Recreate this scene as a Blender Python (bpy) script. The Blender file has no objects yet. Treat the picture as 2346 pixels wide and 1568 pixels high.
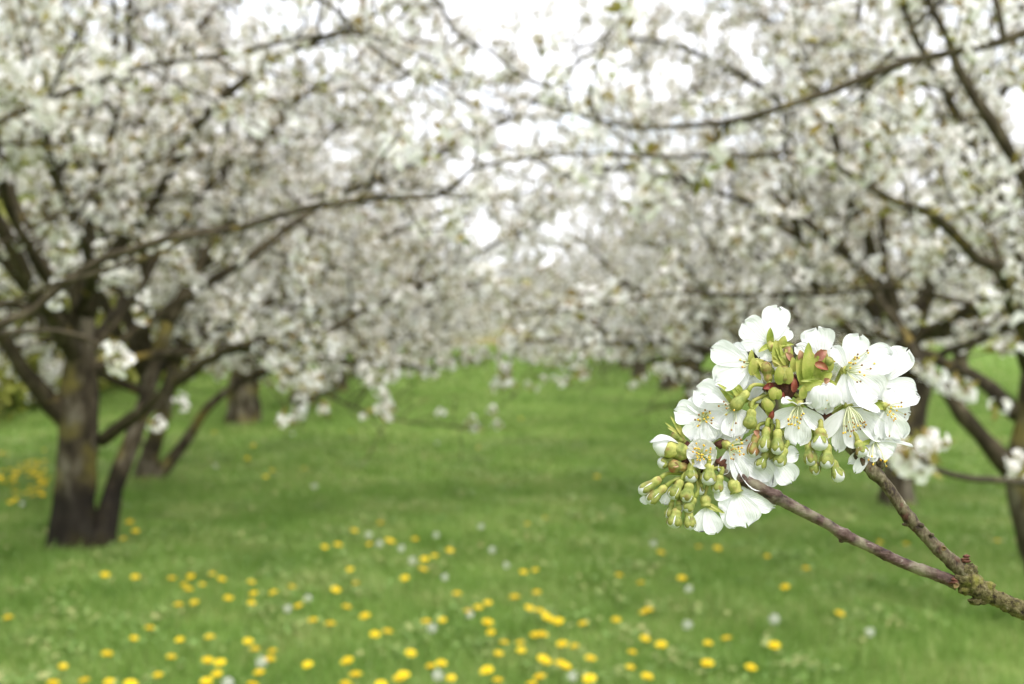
import bpy, math, random
import numpy as np
from mathutils import Vector, Matrix, noise as mnoise

# ------------------------------------------------------------------ camera, world, sun, exposure
PITCH = math.radians(1.34)
CAM = Vector((0.0, 0.0, 1.5))
FWD = Vector((0, math.cos(PITCH), -math.sin(PITCH)))
UP = Vector((0, math.sin(PITCH), math.cos(PITCH)))
RIGHT = Vector((1, 0, 0))
LENS = 42.0
SC = bpy.context.scene
COL = SC.collection
cam_d = bpy.data.cameras.new("camera"); cam = bpy.data.objects.new("camera", cam_d); COL.objects.link(cam)
cam.location = CAM; cam.rotation_euler = (math.radians(90) - PITCH, 0, 0)
cam_d.lens = LENS; cam_d.sensor_width = 36; cam_d.sensor_fit = 'HORIZONTAL'
cam_d.clip_start = 0.02; cam_d.clip_end = 2000
cam_d.dof.use_dof = True; cam_d.dof.focus_distance = 0.498; cam_d.dof.aperture_fstop = 11.3
cam_d.dof.aperture_blades = 0
SC.camera = cam

SUN_EL, SUN_AZ = math.radians(56), math.radians(150)      # azimuth clockwise from +Y: behind the camera, to the right
w = bpy.data.worlds.new("World"); SC.world = w; w.use_nodes = True
nt = w.node_tree; nt.nodes.clear()
N = nt.nodes.new; L = nt.links.new
out = N('ShaderNodeOutputWorld'); bg = N('ShaderNodeBackground'); bg.inputs[1].default_value = 0.10
sky = N('ShaderNodeTexSky'); sky.sky_type = 'NISHITA'; sky.sun_disc = False
sky.sun_elevation = SUN_EL; sky.sun_rotation = SUN_AZ; sky.dust_density = 2.0; sky.air_density = 1.0
tc = N('ShaderNodeTexCoord'); mp = N('ShaderNodeMapping'); mp.inputs['Scale'].default_value = (1.0, 1.0, 2.6)
mp.inputs['Location'].default_value = (0.35, 0.2, 0.1)
no = N('ShaderNodeTexNoise'); no.inputs['Scale'].default_value = 3.2; no.inputs['Detail'].default_value = 6; no.inputs['Roughness'].default_value = 0.6
cr = N('ShaderNodeValToRGB'); cr.color_ramp.elements[0].position = 0.34; cr.color_ramp.elements[1].position = 0.50
cr.color_ramp.elements[0].color = (0.30, 0.30, 0.30, 1)
mx = N('ShaderNodeMix'); mx.data_type = 'RGBA'; mx.inputs[7].default_value = (9.0, 9.15, 9.6, 1)
L(tc.outputs['Generated'], mp.inputs[0]); L(mp.outputs[0], no.inputs['Vector']); L(no.outputs['Fac'], cr.inputs[0])
L(cr.outputs[0], mx.inputs[0]); L(sky.outputs[0], mx.inputs[6]); L(mx.outputs[2], bg.inputs[0]); L(bg.outputs[0], out.inputs[0])
sl = bpy.data.lights.new("sun", 'SUN'); sl.energy = 1.7; sl.angle = math.radians(14); sl.color = (1, 0.965, 0.91)
so = bpy.data.objects.new("sun", sl); COL.objects.link(so)
sdir = Vector((math.sin(SUN_AZ) * math.cos(SUN_EL), math.cos(SUN_AZ) * math.cos(SUN_EL), math.sin(SUN_EL)))
so.rotation_euler = sdir.to_track_quat('Z', 'Y').to_euler()
SC.view_settings.view_transform = 'Standard'; SC.view_settings.look = 'None'
SC.view_settings.exposure = 1.06; SC.view_settings.gamma = 1.0
SC.render.engine = 'CYCLES'
SC.cycles.max_bounces = 14; SC.cycles.diffuse_bounces = 12; SC.cycles.transmission_bounces = 4
SC.cycles.use_denoising = True

FD = 1024 * LENS / 36 / 1024 * 2346                      # focal length in pixels of a 2346 px wide frame
def at(x, y, d):
    """world point seen at (x, y) of a 2346 x 1568 frame, d metres in front of the camera"""
    x, y, d = float(x), float(y), float(d)
    return CAM + d * (FWD + (x - 1173) / FD * RIGHT + (784 - y) / FD * UP)
rng = random.Random(7)
nrg = np.random.default_rng(7)

# ------------------------------------------------------------------ materials
def mat(name):
    m = bpy.data.materials.new(name); m.use_nodes = True
    m.node_tree.nodes.clear(); return m, m.node_tree
def leafy(name, cols, rough=0.55, trans=0.35, scale=30.0, island=True, bump=0.0, spec=0.3, ncols=None, tcol=None, coord='Object', iw=0.6, nw=1.0, off=-0.3):
    """diffuse + translucent surface whose colour varies by island and by a noise"""
    m, t = mat(name); n = t.nodes.new; l = t.links.new
    o = n('ShaderNodeOutputMaterial'); p = n('ShaderNodeBsdfPrincipled'); tr = n('ShaderNodeBsdfTranslucent'); mix = n('ShaderNodeMixShader')
    mix.inputs[0].default_value = trans
    ramp = n('ShaderNodeValToRGB'); e = ramp.color_ramp.elements
    for i, (pos, c) in enumerate(cols):
        if i < 2: el = e[i]; el.position = pos
        else: el = e.new(pos)
        el.color = (*c, 1)
    tcn = n('ShaderNodeTexCoord'); nz = n('ShaderNodeTexNoise'); nz.inputs['Scale'].default_value = scale; nz.inputs['Detail'].default_value = 3
    l(tcn.outputs[coord], nz.inputs['Vector'])
    if island:
        g = n('ShaderNodeNewGeometry'); ad = n('ShaderNodeMath'); ad.operation = 'MULTIPLY_ADD'
        l(g.outputs['Random Per Island'], ad.inputs[0]); ad.inputs[1].default_value = iw
        s2 = n('ShaderNodeMath'); s2.operation = 'MULTIPLY_ADD'; l(nz.outputs['Fac'], s2.inputs[0]); s2.inputs[1].default_value = nw; s2.inputs[2].default_value = off
        l(s2.outputs[0], ad.inputs[2]); l(ad.outputs[0], ramp.inputs[0])
    else:
        l(nz.outputs['Fac'], ramp.inputs[0])
    l(ramp.outputs[0], p.inputs['Base Color'])
    if tcol:
        tr.inputs[0].default_value = (*tcol, 1)
    else:
        l(ramp.outputs[0], tr.inputs[0])
    p.inputs['Roughness'].default_value = rough; p.inputs['Specular IOR Level'].default_value = spec
    if bump:
        b = n('ShaderNodeBump'); b.inputs['Strength'].default_value = bump; b.inputs['Distance'].default_value = 0.0004
        n2 = n('ShaderNodeTexNoise'); n2.inputs['Scale'].default_value = scale * 8; n2.inputs['Detail'].default_value = 4
        l(tcn.outputs[coord], n2.inputs['Vector']); l(n2.outputs['Fac'], b.inputs['Height']); l(b.outputs[0], p.inputs['Normal'])
    l(p.outputs[0], mix.inputs[1]); l(tr.outputs[0], mix.inputs[2]); l(mix.outputs[0], o.inputs[0])
    return m
def barky(name, cols, scale, bump=0.6, bdist=0.004, stretch=(1, 1, 0.35), rough=0.85, lichen=None, lscale=6, lpos=(0.6, 0.68)):
    m, t = mat(name); n = t.nodes.new; l = t.links.new
    o = n('ShaderNodeOutputMaterial'); p = n('ShaderNodeBsdfPrincipled')
    tcn = n('ShaderNodeTexCoord'); mp = n('ShaderNodeMapping'); mp.inputs['Scale'].default_value = stretch
    nz = n('ShaderNodeTexNoise'); nz.inputs['Scale'].default_value = scale; nz.inputs['Detail'].default_value = 8; nz.inputs['Roughness'].default_value = 0.65
    l(tcn.outputs['Object'], mp.inputs[0]); l(mp.outputs[0], nz.inputs['Vector'])
    ramp = n('ShaderNodeValToRGB'); e = ramp.color_ramp.elements
    for i, (pos, c) in enumerate(cols):
        if i < 2: el = e[i]; el.position = pos
        else: el = e.new(pos)
        el.color = (*c, 1)
    l(nz.outputs['Fac'], ramp.inputs[0]); colout = ramp.outputs[0]
    if lichen:
        n2 = n('ShaderNodeTexNoise'); n2.inputs['Scale'].default_value = lscale; n2.inputs['Detail'].default_value = 5
        l(tcn.outputs['Object'], n2.inputs['Vector']); r2 = n('ShaderNodeValToRGB')
        r2.color_ramp.elements[0].position, r2.color_ramp.elements[1].position = lpos
        l(n2.outputs['Fac'], r2.inputs[0]); mxx = n('ShaderNodeMix'); mxx.data_type = 'RGBA'
        l(r2.outputs[0], mxx.inputs[0]); l(colout, mxx.inputs[6]); mxx.inputs[7].default_value = (*lichen, 1); colout = mxx.outputs[2]
    l(colout, p.inputs['Base Color']); p.inputs['Roughness'].default_value = rough; p.inputs['Specular IOR Level'].default_value = 0.25
    b = n('ShaderNodeBump'); b.inputs['Strength'].default_value = bump; b.inputs['Distance'].default_value = bdist
    l(nz.outputs['Fac'], b.inputs['Height']); l(b.outputs[0], p.inputs['Normal']); l(p.outputs[0], o.inputs[0])
    return m

M = {}
M['blossom'] = leafy('blossom_petals', [(0.0, (0.95, 0.88, 0.85)), (0.5, (0.95, 0.93, 0.93)), (1.0, (0.94, 0.95, 0.95))], trans=0.47, scale=4.0, spec=0.15)
M['young_leaf'] = leafy('young_leaves', [(0.0, (0.25, 0.13, 0.05)), (0.3, (0.29, 0.21, 0.06)), (0.6, (0.28, 0.26, 0.06)), (1.0, (0.22, 0.28, 0.06))], trans=0.35, scale=3.0)
M['bark'] = barky('tree_bark', [(0.36, (0.014, 0.010, 0.006)), (0.50, (0.065, 0.050, 0.030)), (0.66, (0.20, 0.175, 0.13))], 11, bump=1.0, bdist=0.03, lichen=(0.17, 0.14, 0.035), lscale=4.5, lpos=(0.50, 0.66))
M['branch_bark'] = barky('branch_bark', [(0.34, (0.022, 0.016, 0.009)), (0.56, (0.062, 0.049, 0.028)), (0.74, (0.15, 0.125, 0.08))], 20, bdist=0.01, lichen=(0.22, 0.16, 0.035), lscale=7, lpos=(0.62, 0.74))
M['grass'] = leafy('grass_blades', [(0.0, (0.13, 0.25, 0.042)), (0.35, (0.22, 0.36, 0.075)), (0.65, (0.29, 0.42, 0.11)), (1.0, (0.50, 0.53, 0.22))], trans=0.50, scale=1.5, iw=0.5, nw=1.2, off=-0.30, spec=0.35, rough=0.45)
M['dandelion'] = leafy('dandelion_rays', [(0.0, (0.88, 0.66, 0.015)), (1.0, (0.95, 0.82, 0.04))], trans=0.2, scale=60)
M['seed_fluff'] = leafy('seed_fluff', [(0.0, (0.80, 0.79, 0.74)), (1.0, (0.92, 0.91, 0.88))], trans=0.4, scale=60)
M['stem'] = leafy('flower_stem', [(0.0, (0.12, 0.20, 0.04)), (1.0, (0.22, 0.26, 0.07))], trans=0.2, scale=60)
M['wood_leaf'] = leafy('hill_foliage', [(0.0, (0.10, 0.12, 0.02)), (0.4, (0.19, 0.21, 0.035)), (0.7, (0.27, 0.27, 0.06)), (1.0, (0.34, 0.30, 0.10))], trans=0.35, scale=0.12)
M['hedge_leaf'] = leafy('hedge_foliage', [(0.0, (0.18, 0.17, 0.04)), (0.4, (0.29, 0.30, 0.06)), (1.0, (0.42, 0.44, 0.10))], trans=0.3, scale=0.6)
# foreground sprig
def petal_mat():
    m, t = mat('fresh_petal'); n = t.nodes.new; l = t.links.new
    o = n('ShaderNodeOutputMaterial'); p = n('ShaderNodeBsdfPrincipled'); tr = n('ShaderNodeBsdfTranslucent'); mix = n('ShaderNodeMixShader'); mix.inputs[0].default_value = 0.40
    uv = n('ShaderNodeUVMap'); sep = n('ShaderNodeSeparateXYZ'); l(uv.outputs[0], sep.inputs[0])
    r = n('ShaderNodeValToRGB'); l(sep.outputs['Y'], r.inputs[0])
    r.color_ramp.elements[0].position = 0.0; r.color_ramp.elements[0].color = (0.66, 0.72, 0.44, 1)
    r.color_ramp.elements[1].position = 0.16; r.color_ramp.elements[1].color = (0.86, 0.86, 0.88, 1)
    l(r.outputs[0], p.inputs['Base Color']); l(r.outputs[0], tr.inputs[0])
    p.inputs['Roughness'].default_value = 0.5; p.inputs['Specular IOR Level'].default_value = 0.2
    # fine veins fanning out from the claw of the petal
    mpp = n('ShaderNodeMapping'); mpp.inputs['Scale'].default_value = (17, 1.8, 1); l(uv.outputs[0], mpp.inputs[0])
    nz = n('ShaderNodeTexNoise'); nz.inputs['Scale'].default_value = 1.0; nz.inputs['Detail'].default_value = 3; l(mpp.outputs[0], nz.inputs['Vector'])
    b = n('ShaderNodeBump'); b.inputs['Strength'].default_value = 1.0; b.inputs['Distance'].default_value = 0.0005
    l(nz.outputs['Fac'], b.inputs['Height']); l(b.outputs[0], p.inputs['Normal']); l(b.outputs[0], tr.inputs['Normal'])
    l(p.outputs[0], mix.inputs[1]); l(tr.outputs[0], mix.inputs[2]); l(mix.outputs[0], o.inputs[0]); return m
M['petal'] = petal_mat()
def sepal_mat(name, c_green, c_dark, c_red, redpos=(0.55, 0.75)):
    m = barky(name, [(0.30, c_dark), (0.62, c_green)], 420, bump=0.6, bdist=0.0004, stretch=(1, 1, 1), rough=0.62, lichen=c_red, lscale=260, lpos=redpos)
    t = m.node_tree; n = t.nodes.new; l = t.links.new; p = [x for x in t.nodes if x.type == 'BSDF_PRINCIPLED'][0]; src = p.inputs['Base Color'].links[0].from_socket
    uv = n('ShaderNodeUVMap'); sp = n('ShaderNodeSeparateXYZ'); l(uv.outputs[0], sp.inputs[0]); rp = n('ShaderNodeValToRGB'); e = rp.color_ramp.elements     # calyx cup yellowish, sepal tips brownish
    e[0].position = 0.15; e[0].color = (1.45, 1.30, 1.35, 1); e[1].position = 1.0; e[1].color = (1.0, 0.88, 0.85, 1); x = e.new(0.45); x.color = (0.80, 0.85, 0.8, 1); x = e.new(0.36); x.color = (1.15, 1.1, 1.1, 1); x = e.new(0.75); x.color = (1.1, 1.0, 1.0, 1)
    mx_ = n('ShaderNodeMix'); mx_.data_type = 'RGBA'; mx_.blend_type = 'MULTIPLY'; mx_.inputs[0].default_value = 1.0; l(sp.outputs['Y'], rp.inputs[0]); l(src, mx_.inputs[6]); l(rp.outputs[0], mx_.inputs[7]); l(mx_.outputs[2], p.inputs['Base Color']); return m
M['sepal'] = sepal_mat('green_sepal', (0.31, 0.34, 0.095), (0.13, 0.17, 0.035), (0.21, 0.15, 0.06), (0.54, 0.72))
M['sepal_red'] = sepal_mat('reddish_sepal', (0.31, 0.30, 0.09), (0.16, 0.16, 0.04), (0.29, 0.11, 0.065), (0.50, 0.70))
M['bract'] = leafy('bract_leaf', [(0.3, (0.24, 0.30, 0.05)), (0.5, (0.40, 0.43, 0.10)), (0.7, (0.50, 0.44, 0.14))], trans=0.25, scale=170, island=False, bump=0.5, rough=0.4)
M['scale_red'] = leafy('bud_scale_red', [(0.3, (0.13, 0.022, 0.018)), (0.5, (0.29, 0.065, 0.05)), (0.7, (0.36, 0.24, 0.10))], trans=0.15, scale=140, island=False, bump=0.5, rough=0.4)
M['scale_pink'] = leafy('bud_scale_pink', [(0.3, (0.36, 0.13, 0.11)), (0.5, (0.46, 0.27, 0.17)), (0.7, (0.42, 0.38, 0.13))], trans=0.15, scale=140, island=False, bump=0.5, rough=0.4)
M['filament'] = leafy('stamen_filament', [(0.0, (0.78, 0.80, 0.50)), (1.0, (0.85, 0.86, 0.66))], trans=0.3, scale=100)
M['anther'] = leafy('stamen_anther', [(0.0, (0.62, 0.30, 0.04)), (0.55, (0.80, 0.52, 0.05)), (1.0, (0.80, 0.66, 0.12))], trans=0.1, scale=100)
M['anther_dark'] = leafy('spent_anther', [(0.0, (0.16, 0.07, 0.02)), (1.0, (0.35, 0.18, 0.04))], trans=0.05, scale=100)
M['twig_purple'] = barky('young_twig_bark', [(0.36, (0.020, 0.011, 0.008)), (0.48, (0.065, 0.036, 0.029)), (0.60, (0.115, 0.074, 0.062)), (0.72, (0.32, 0.28, 0.24))], 330, bump=0.9, bdist=0.0012, stretch=(0.5, 1, 1), rough=0.55, lichen=(0.20, 0.175, 0.12), lscale=120, lpos=(0.46, 0.64))
M['twig_grey'] = barky('grey_twig_bark', [(0.36, (0.025, 0.015, 0.010)), (0.47, (0.085, 0.066, 0.036)), (0.60, (0.15, 0.13, 0.075)), (0.74, (0.31, 0.28, 0.20))], 380, bump=1.0, bdist=0.0014, stretch=(1, 1, 0.6), rough=0.65, lichen=(0.085, 0.028, 0.020), lscale=150, lpos=(0.58, 0.68))
M['twig_moss'] = barky('mossy_branch_bark', [(0.37, (0.020, 0.013, 0.007)), (0.47, (0.09, 0.075, 0.028)), (0.60, (0.17, 0.145, 0.065)), (0.74, (0.36, 0.32, 0.23))], 420, bump=1.0, bdist=0.0022, stretch=(1, 1, 1), rough=0.8, lichen=(0.20, 0.19, 0.04), lscale=160, lpos=(0.48, 0.66))
M['spur'] = barky('spur_bark', [(0.30, (0.035, 0.014, 0.010)), (0.55, (0.13, 0.050, 0.032)), (0.80, (0.26, 0.14, 0.09))], 300, bump=1.0, bdist=0.0015, stretch=(1, 1, 1), rough=0.75)
M['scar'] = barky('bud_scar', [(0.40, (0.11, 0.07, 0.03)), (0.6, (0.32, 0.23, 0.11))], 400, bump=0.5, bdist=0.0005, stretch=(1, 1, 1))

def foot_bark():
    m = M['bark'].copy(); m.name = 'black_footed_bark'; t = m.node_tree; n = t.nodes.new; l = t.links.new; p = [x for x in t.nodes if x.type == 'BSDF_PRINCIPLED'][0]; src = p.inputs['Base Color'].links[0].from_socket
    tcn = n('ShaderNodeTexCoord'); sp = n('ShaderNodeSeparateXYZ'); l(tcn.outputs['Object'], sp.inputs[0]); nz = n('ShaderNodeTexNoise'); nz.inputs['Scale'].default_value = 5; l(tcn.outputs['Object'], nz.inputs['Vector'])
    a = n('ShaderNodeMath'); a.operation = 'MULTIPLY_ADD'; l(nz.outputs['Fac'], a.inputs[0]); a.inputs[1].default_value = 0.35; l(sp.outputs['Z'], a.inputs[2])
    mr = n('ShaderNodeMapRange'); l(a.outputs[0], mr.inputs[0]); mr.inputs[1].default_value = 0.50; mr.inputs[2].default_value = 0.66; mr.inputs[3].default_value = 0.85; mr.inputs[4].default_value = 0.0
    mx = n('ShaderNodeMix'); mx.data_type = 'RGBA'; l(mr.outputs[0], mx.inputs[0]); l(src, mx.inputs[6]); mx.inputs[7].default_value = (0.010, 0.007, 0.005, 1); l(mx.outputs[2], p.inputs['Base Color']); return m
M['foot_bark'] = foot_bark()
def ground_mat():
    m, t = mat('meadow_soil'); n = t.nodes.new; l = t.links.new
    o = n('ShaderNodeOutputMaterial'); p = n('ShaderNodeBsdfPrincipled'); p.inputs['Roughness'].default_value = 0.95; p.inputs['Specular IOR Level'].default_value = 0.1
    tcn = n('ShaderNodeTexCoord'); nz = n('ShaderNodeTexNoise'); nz.inputs['Scale'].default_value = 0.9; nz.inputs['Detail'].default_value = 9; nz.inputs['Roughness'].default_value = 0.7
    l(tcn.outputs['Object'], nz.inputs['Vector']); r = n('ShaderNodeValToRGB'); e = r.color_ramp.elements
    e[0].position = 0.30; e[0].color = (0.08, 0.13, 0.025, 1); e[1].position = 0.72; e[1].color = (0.28, 0.29, 0.11, 1); x = e.new(0.5); x.color = (0.15, 0.23, 0.05, 1)
    l(nz.outputs['Fac'], r.inputs[0])
    # a dry, brownish field far down between the rows
    sp = n('ShaderNodeSeparateXYZ'); l(tcn.outputs['Object'], sp.inputs[0]); mr = n('ShaderNodeMapRange'); l(sp.outputs['Y'], mr.inputs[0]); mr.inputs[1].default_value = 44; mr.inputs[2].default_value = 56
    r2 = n('ShaderNodeValToRGB'); r2.color_ramp.elements[0].position = 0.4; r2.color_ramp.elements[0].color = (0.20, 0.15, 0.075, 1); r2.color_ramp.elements[1].position = 0.6; r2.color_ramp.elements[1].color = (0.19, 0.20, 0.07, 1)
    n3 = n('ShaderNodeTexNoise'); n3.inputs['Scale'].default_value = 0.05; n3.inputs['Detail'].default_value = 4; l(tcn.outputs['Object'], n3.inputs['Vector']); l(n3.outputs['Fac'], r2.inputs[0])
    mxx = n('ShaderNodeMix'); mxx.data_type = 'RGBA'; l(mr.outputs[0], mxx.inputs[0]); l(r.outputs[0], mxx.inputs[6]); l(r2.outputs[0], mxx.inputs[7]); l(mxx.outputs[2], p.inputs['Base Color'])
    l(p.outputs[0], o.inputs[0]); return m
M['ground'] = ground_mat()

# ------------------------------------------------------------------ helpers
def finish(name, me, parent=None, mats=(), smooth=True):
    o = bpy.data.objects.new(name, me); COL.objects.link(o)
    for m in mats: me.materials.append(m)
    if parent is not None: o.parent = parent
    if smooth: me.polygons.foreach_set('use_smooth', [True] * len(me.polygons))
    return o
def tri_mesh(name, V, T, mats, parent=None, midx=None, smooth=False):
    """numpy verts (n,3) and triangles (m,3) -> one mesh object"""
    V = np.asarray(V, np.float32); T = np.asarray(T, np.int32)
    me = bpy.data.meshes.new(name); me.vertices.add(len(V)); me.vertices.foreach_set('co', V.ravel())
    me.loops.add(T.size); me.loops.foreach_set('vertex_index', T.ravel())
    me.polygons.add(len(T)); me.polygons.foreach_set('loop_start', np.arange(0, T.size, 3, dtype=np.int32))
    if midx is not None: me.polygons.foreach_set('material_index', np.asarray(midx, np.int32))
    me.update(calc_edges=True)
    return finish(name, me, parent, mats, smooth)
def tag(o, label, cat, group=None, kind=None):
    if label: o['label'] = label
    if cat: o['category'] = cat
    if group: o['group'] = group
    if kind: o['kind'] = kind
    return o
def empty(name, loc, label, cat, group=None):
    o = bpy.data.objects.new(name, None); COL.objects.link(o); o.location = loc; o.empty_display_size = 0.05
    return tag(o, label, cat, group)
def smooth_path(P, R, step):
    """Catmull-Rom through points P with radii R, resampled about every `step`"""
    P = [np.array(p, float) for p in P]; n = len(P); op, orr = [], []
    for i in range(n - 1):
        p0 = P[max(i - 1, 0)]; p1 = P[i]; p2 = P[i + 1]; p3 = P[min(i + 2, n - 1)]
        k = max(2, int(np.linalg.norm(p2 - p1) / step))
        for j in range(k):
            t = j / k
            op.append(0.5 * ((2 * p1) + (-p0 + p2) * t + (2 * p0 - 5 * p1 + 4 * p2 - p3) * t * t + (-p0 + 3 * p1 - 3 * p2 + p3) * t ** 3))
            orr.append(R[i] + (R[i + 1] - R[i]) * t)
    op.append(P[-1]); orr.append(R[-1])
    return np.array(op), np.array(orr)
class Tubes:
    """collects tubes as triangles, then builds ONE mesh object"""
    def __init__(s): s.V, s.T, s.n = [], [], 0
    def add(s, P, R, sides=6, rough=0.0, fscale=20.0, cap=True):
        P = np.asarray(P, float); R = np.asarray(R, float); n = len(P)
        tg = np.gradient(P, axis=0); tg /= np.linalg.norm(tg, axis=1)[:, None] + 1e-12
        a = np.array([0, 0, 1.0]) if abs(tg[0][2]) < 0.8 else np.array([1.0, 0, 0])
        u = np.cross(tg[0], a); u /= np.linalg.norm(u); F = []
        for i in range(n):
            u = u - tg[i] * np.dot(u, tg[i]); u /= np.linalg.norm(u) + 1e-12; F.append((u.copy(), np.cross(tg[i], u)))
        ang = np.linspace(0, 2 * math.pi, sides, endpoint=False); ca, sa = np.cos(ang), np.sin(ang); V = np.empty((n, sides, 3))
        for i in range(n): V[i] = P[i] + R[i] * (ca[:, None] * F[i][0] + sa[:, None] * F[i][1])
        if rough:
            for i in range(n):
                for j in range(sides):
                    q = Vector(V[i, j]) * fscale
                    f = mnoise.noise(q) * 0.65 + mnoise.noise(q * 2.7) * 0.35
                    V[i, j] += (V[i, j] - P[i]) * rough * f
        V = V.reshape(-1, 3); b = s.n; T = []
        i = np.arange(n - 1)[:, None] * sides; j = np.arange(sides)[None, :]; j2 = (j + 1) % sides
        q0 = (i + j).ravel(); q1 = (i + j2).ravel(); q2 = (i + sides + j2).ravel(); q3 = (i + sides + j).ravel()
        T = [np.stack([q0, q1, q2], 1), np.stack([q0, q2, q3], 1)]
        nv = len(V)
        if cap:
            V = np.vstack([V, P[0], P[-1]]); j = np.arange(sides); j2 = (j + 1) % sides
            T.append(np.stack([j2, j, np.full(sides, nv)], 1)); e = (n - 1) * sides
            T.append(np.stack([e + j, e + j2, np.full(sides, nv + 1)], 1))
        s.V.append(V); s.T.append(np.vstack(T) + b); s.n += len(V)
    def build(s, name, m, parent=None, origin=(0, 0, 0)):
        return tri_mesh(name, np.vstack(s.V) - np.array(origin), np.vstack(s.T), [m], parent, smooth=True)

# ------------------------------------------------------------------ the setting
def sstep(t): t = np.clip(t, 0, 1); return t * t * (3 - 2 * t)
def height(x, y):
    x = np.asarray(x, float); y = np.asarray(y, float)
    z = 0.012 * np.sin(x * 0.9 + 1.3) * np.cos(y * 0.55) + 0.008 * np.sin(x * 2.3 + y * 1.7)
    z = z + 19 * sstep((-9.0 - x) / 30.0) + 7.5 * sstep((y - 60) / 140.0) + 3 * sstep((x - 20) / 60)
    return z
def hz(x, y): return float(height(x, y))
xs = np.unique(np.concatenate([np.linspace(-14, 14, 113), np.linspace(-60, -14, 30), np.linspace(14, 60, 20), np.array([-700, -400, -250, -160, -110, -80, 80, 110, 160, 250, 400, 700])]))
ys = np.unique(np.concatenate([np.linspace(-6, 26, 129), np.linspace(26, 200, 60), np.array([-60, -30, -15, 230, 280, 350, 500, 800])]))
XX, YY = np.meshgrid(xs, ys); ZZ = height(XX, YY); nx, ny = len(xs), len(ys)
ii, jj = np.meshgrid(np.arange(nx - 1), np.arange(ny - 1)); a = (jj * nx + ii).ravel()
g = tri_mesh('ground', np.stack([XX.ravel(), YY.ravel(), ZZ.ravel()], 1), np.vstack([np.stack([a, a + 1, a + nx + 1], 1), np.stack([a, a + nx + 1, a + nx], 1)]), [M['ground']], smooth=True)
tag(g, 'green orchard meadow rising to a wooded bank on the left', 'ground', kind='structure')

def blades(n, y0, y1, hgt, wid, spread=0.60, segs=2):
    """n grass blades between depths y0 and y1: returns verts, tris"""
    yy = np.sqrt(nrg.uniform(y0 ** 2, y1 ** 2, n)); xx = nrg.uniform(-spread, spread, n) * yy
    # blades gather in tufts
    k = np.sin(xx * 3.1 + np.sin(yy * 2.3) * 1.7) * np.cos(yy * 2.7 + np.sin(xx * 1.9)) ; 
    k2 = np.sin(xx * 7.3 + 2.1) * np.sin(yy * 6.1 + xx * 1.3)
    h = hgt * (0.8 + 0.14 * k + 0.16 * k2) * nrg.uniform(0.55, 1.35, n); wd = wid * nrg.uniform(0.6, 1.4, n)
    az = nrg.uniform(0, 2 * math.pi, n); lean = nrg.uniform(0.05, 0.75, n) * h; la = nrg.uniform(0, 2 * math.pi, n)
    zz = height(xx, yy) - 0.005; side = np.stack([np.cos(az), np.sin(az), np.zeros(n)], 1) * wd[:, None] / 2
    ld = np.stack([np.cos(la), np.sin(la), np.zeros(n)], 1); b = np.stack([xx, yy, zz], 1)
    mid = b + ld * (lean * 0.3)[:, None] + np.array([0, 0, 1.0]) * (h * 0.6)[:, None]
    tip = b + ld * lean[:, None] + np.array([0, 0, 1.0]) * (h * 0.97)[:, None]
    V = np.stack([b - side, b + side, mid - side * 0.8, mid + side * 0.8, tip], 1).reshape(-1, 3)
    o = (np.arange(n) * 5)[:, None]
    T = np.concatenate([o + np.array([[0, 1, 3]]), o + np.array([[0, 3, 2]]), o + np.array([[2, 3, 4]])], 0)
    return V, T
V1, T1 = blades(210000, 3.6, 10.5, 0.080, 0.0065); V2, T2 = blades(110000, 10.5, 24, 0.09, 0.013); V3, T3 = blades(60000, 24, 55, 0.17, 0.04, 0.5)
gr = tri_mesh('grass', np.vstack([V1, V2, V3]), np.vstack([T1, T2 + len(V1), T3 + len(V1) + len(V2)]), [M['grass']])
def ring_grass(x, y, r0, n, h):
    a = nrg.uniform(0, 2 * math.pi, n); rr = r0 * nrg.uniform(0.75, 1.9, n); return np.stack([x + rr * np.cos(a), y + rr * np.sin(a)], 1), h
def extra_blades(XY, h, wid):
    n = len(XY); az = nrg.uniform(0, 6.28, n); hh = h * nrg.uniform(.5, 1.4, n); b = np.column_stack([XY, height(XY[:, 0], XY[:, 1]) - .005]); sd = np.stack([np.cos(az), np.sin(az), 0 * az], 1) * wid / 2; la = nrg.uniform(0, 6.28, n); ld = np.stack([np.cos(la), np.sin(la), 0 * la], 1) * (hh * nrg.uniform(.1, .7, n))[:, None]; z = np.array([0, 0, 1.0])
    V = np.stack([b - sd, b + sd, b + ld * .3 + z * (hh * .6)[:, None] - sd * .8, b + ld * .3 + z * (hh * .6)[:, None] + sd * .8, b + ld + z * hh[:, None]], 1).reshape(-1, 3); o = (np.arange(n) * 5)[:, None]
    return V, np.concatenate([o + np.array([[0, 1, 3]]), o + np.array([[0, 3, 2]]), o + np.array([[2, 3, 4]])], 0)
XYs = [ring_grass(x, y, r_, 900, 0)[0] for x, y, r_ in ((-3.22, 10.5, .2), (-3.55, 15.6, .28), (-3.3, 19.0, .28), (2.7, 5.5, .2), (2.9, 8.9, .2), (3.0, 18.5, .3), (2.9, 13.4, .2))]
for k in range(240):                                                 # taller tufts dotted about the meadow
    y = math.sqrt(rng.uniform(14, 300)); x = rng.uniform(-.55, .55) * y; XYs.append(np.array([x, y]) + nrg.normal(size=(70, 2)) * 0.07)
V4, T4 = extra_blades(np.vstack(XYs), 0.105, 0.008)
te = tri_mesh('tall_grass', V4, T4, [M['grass']]); tag(te, 'taller grass tufts at the trunk feet and across the meadow', 'grass', kind='stuff')
n_ = 26000; yy = np.sqrt(nrg.uniform(13, 190, n_)); cx_ = nrg.integers(0, 900, n_); cen = np.stack([nrg.uniform(-.55, .55, 900), np.sqrt(nrg.uniform(13, 200, 900))], 1)[cx_]; XY = np.stack([cen[:, 0] * cen[:, 1], cen[:, 1]], 1) + nrg.normal(size=(n_, 2)) * .075
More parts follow.
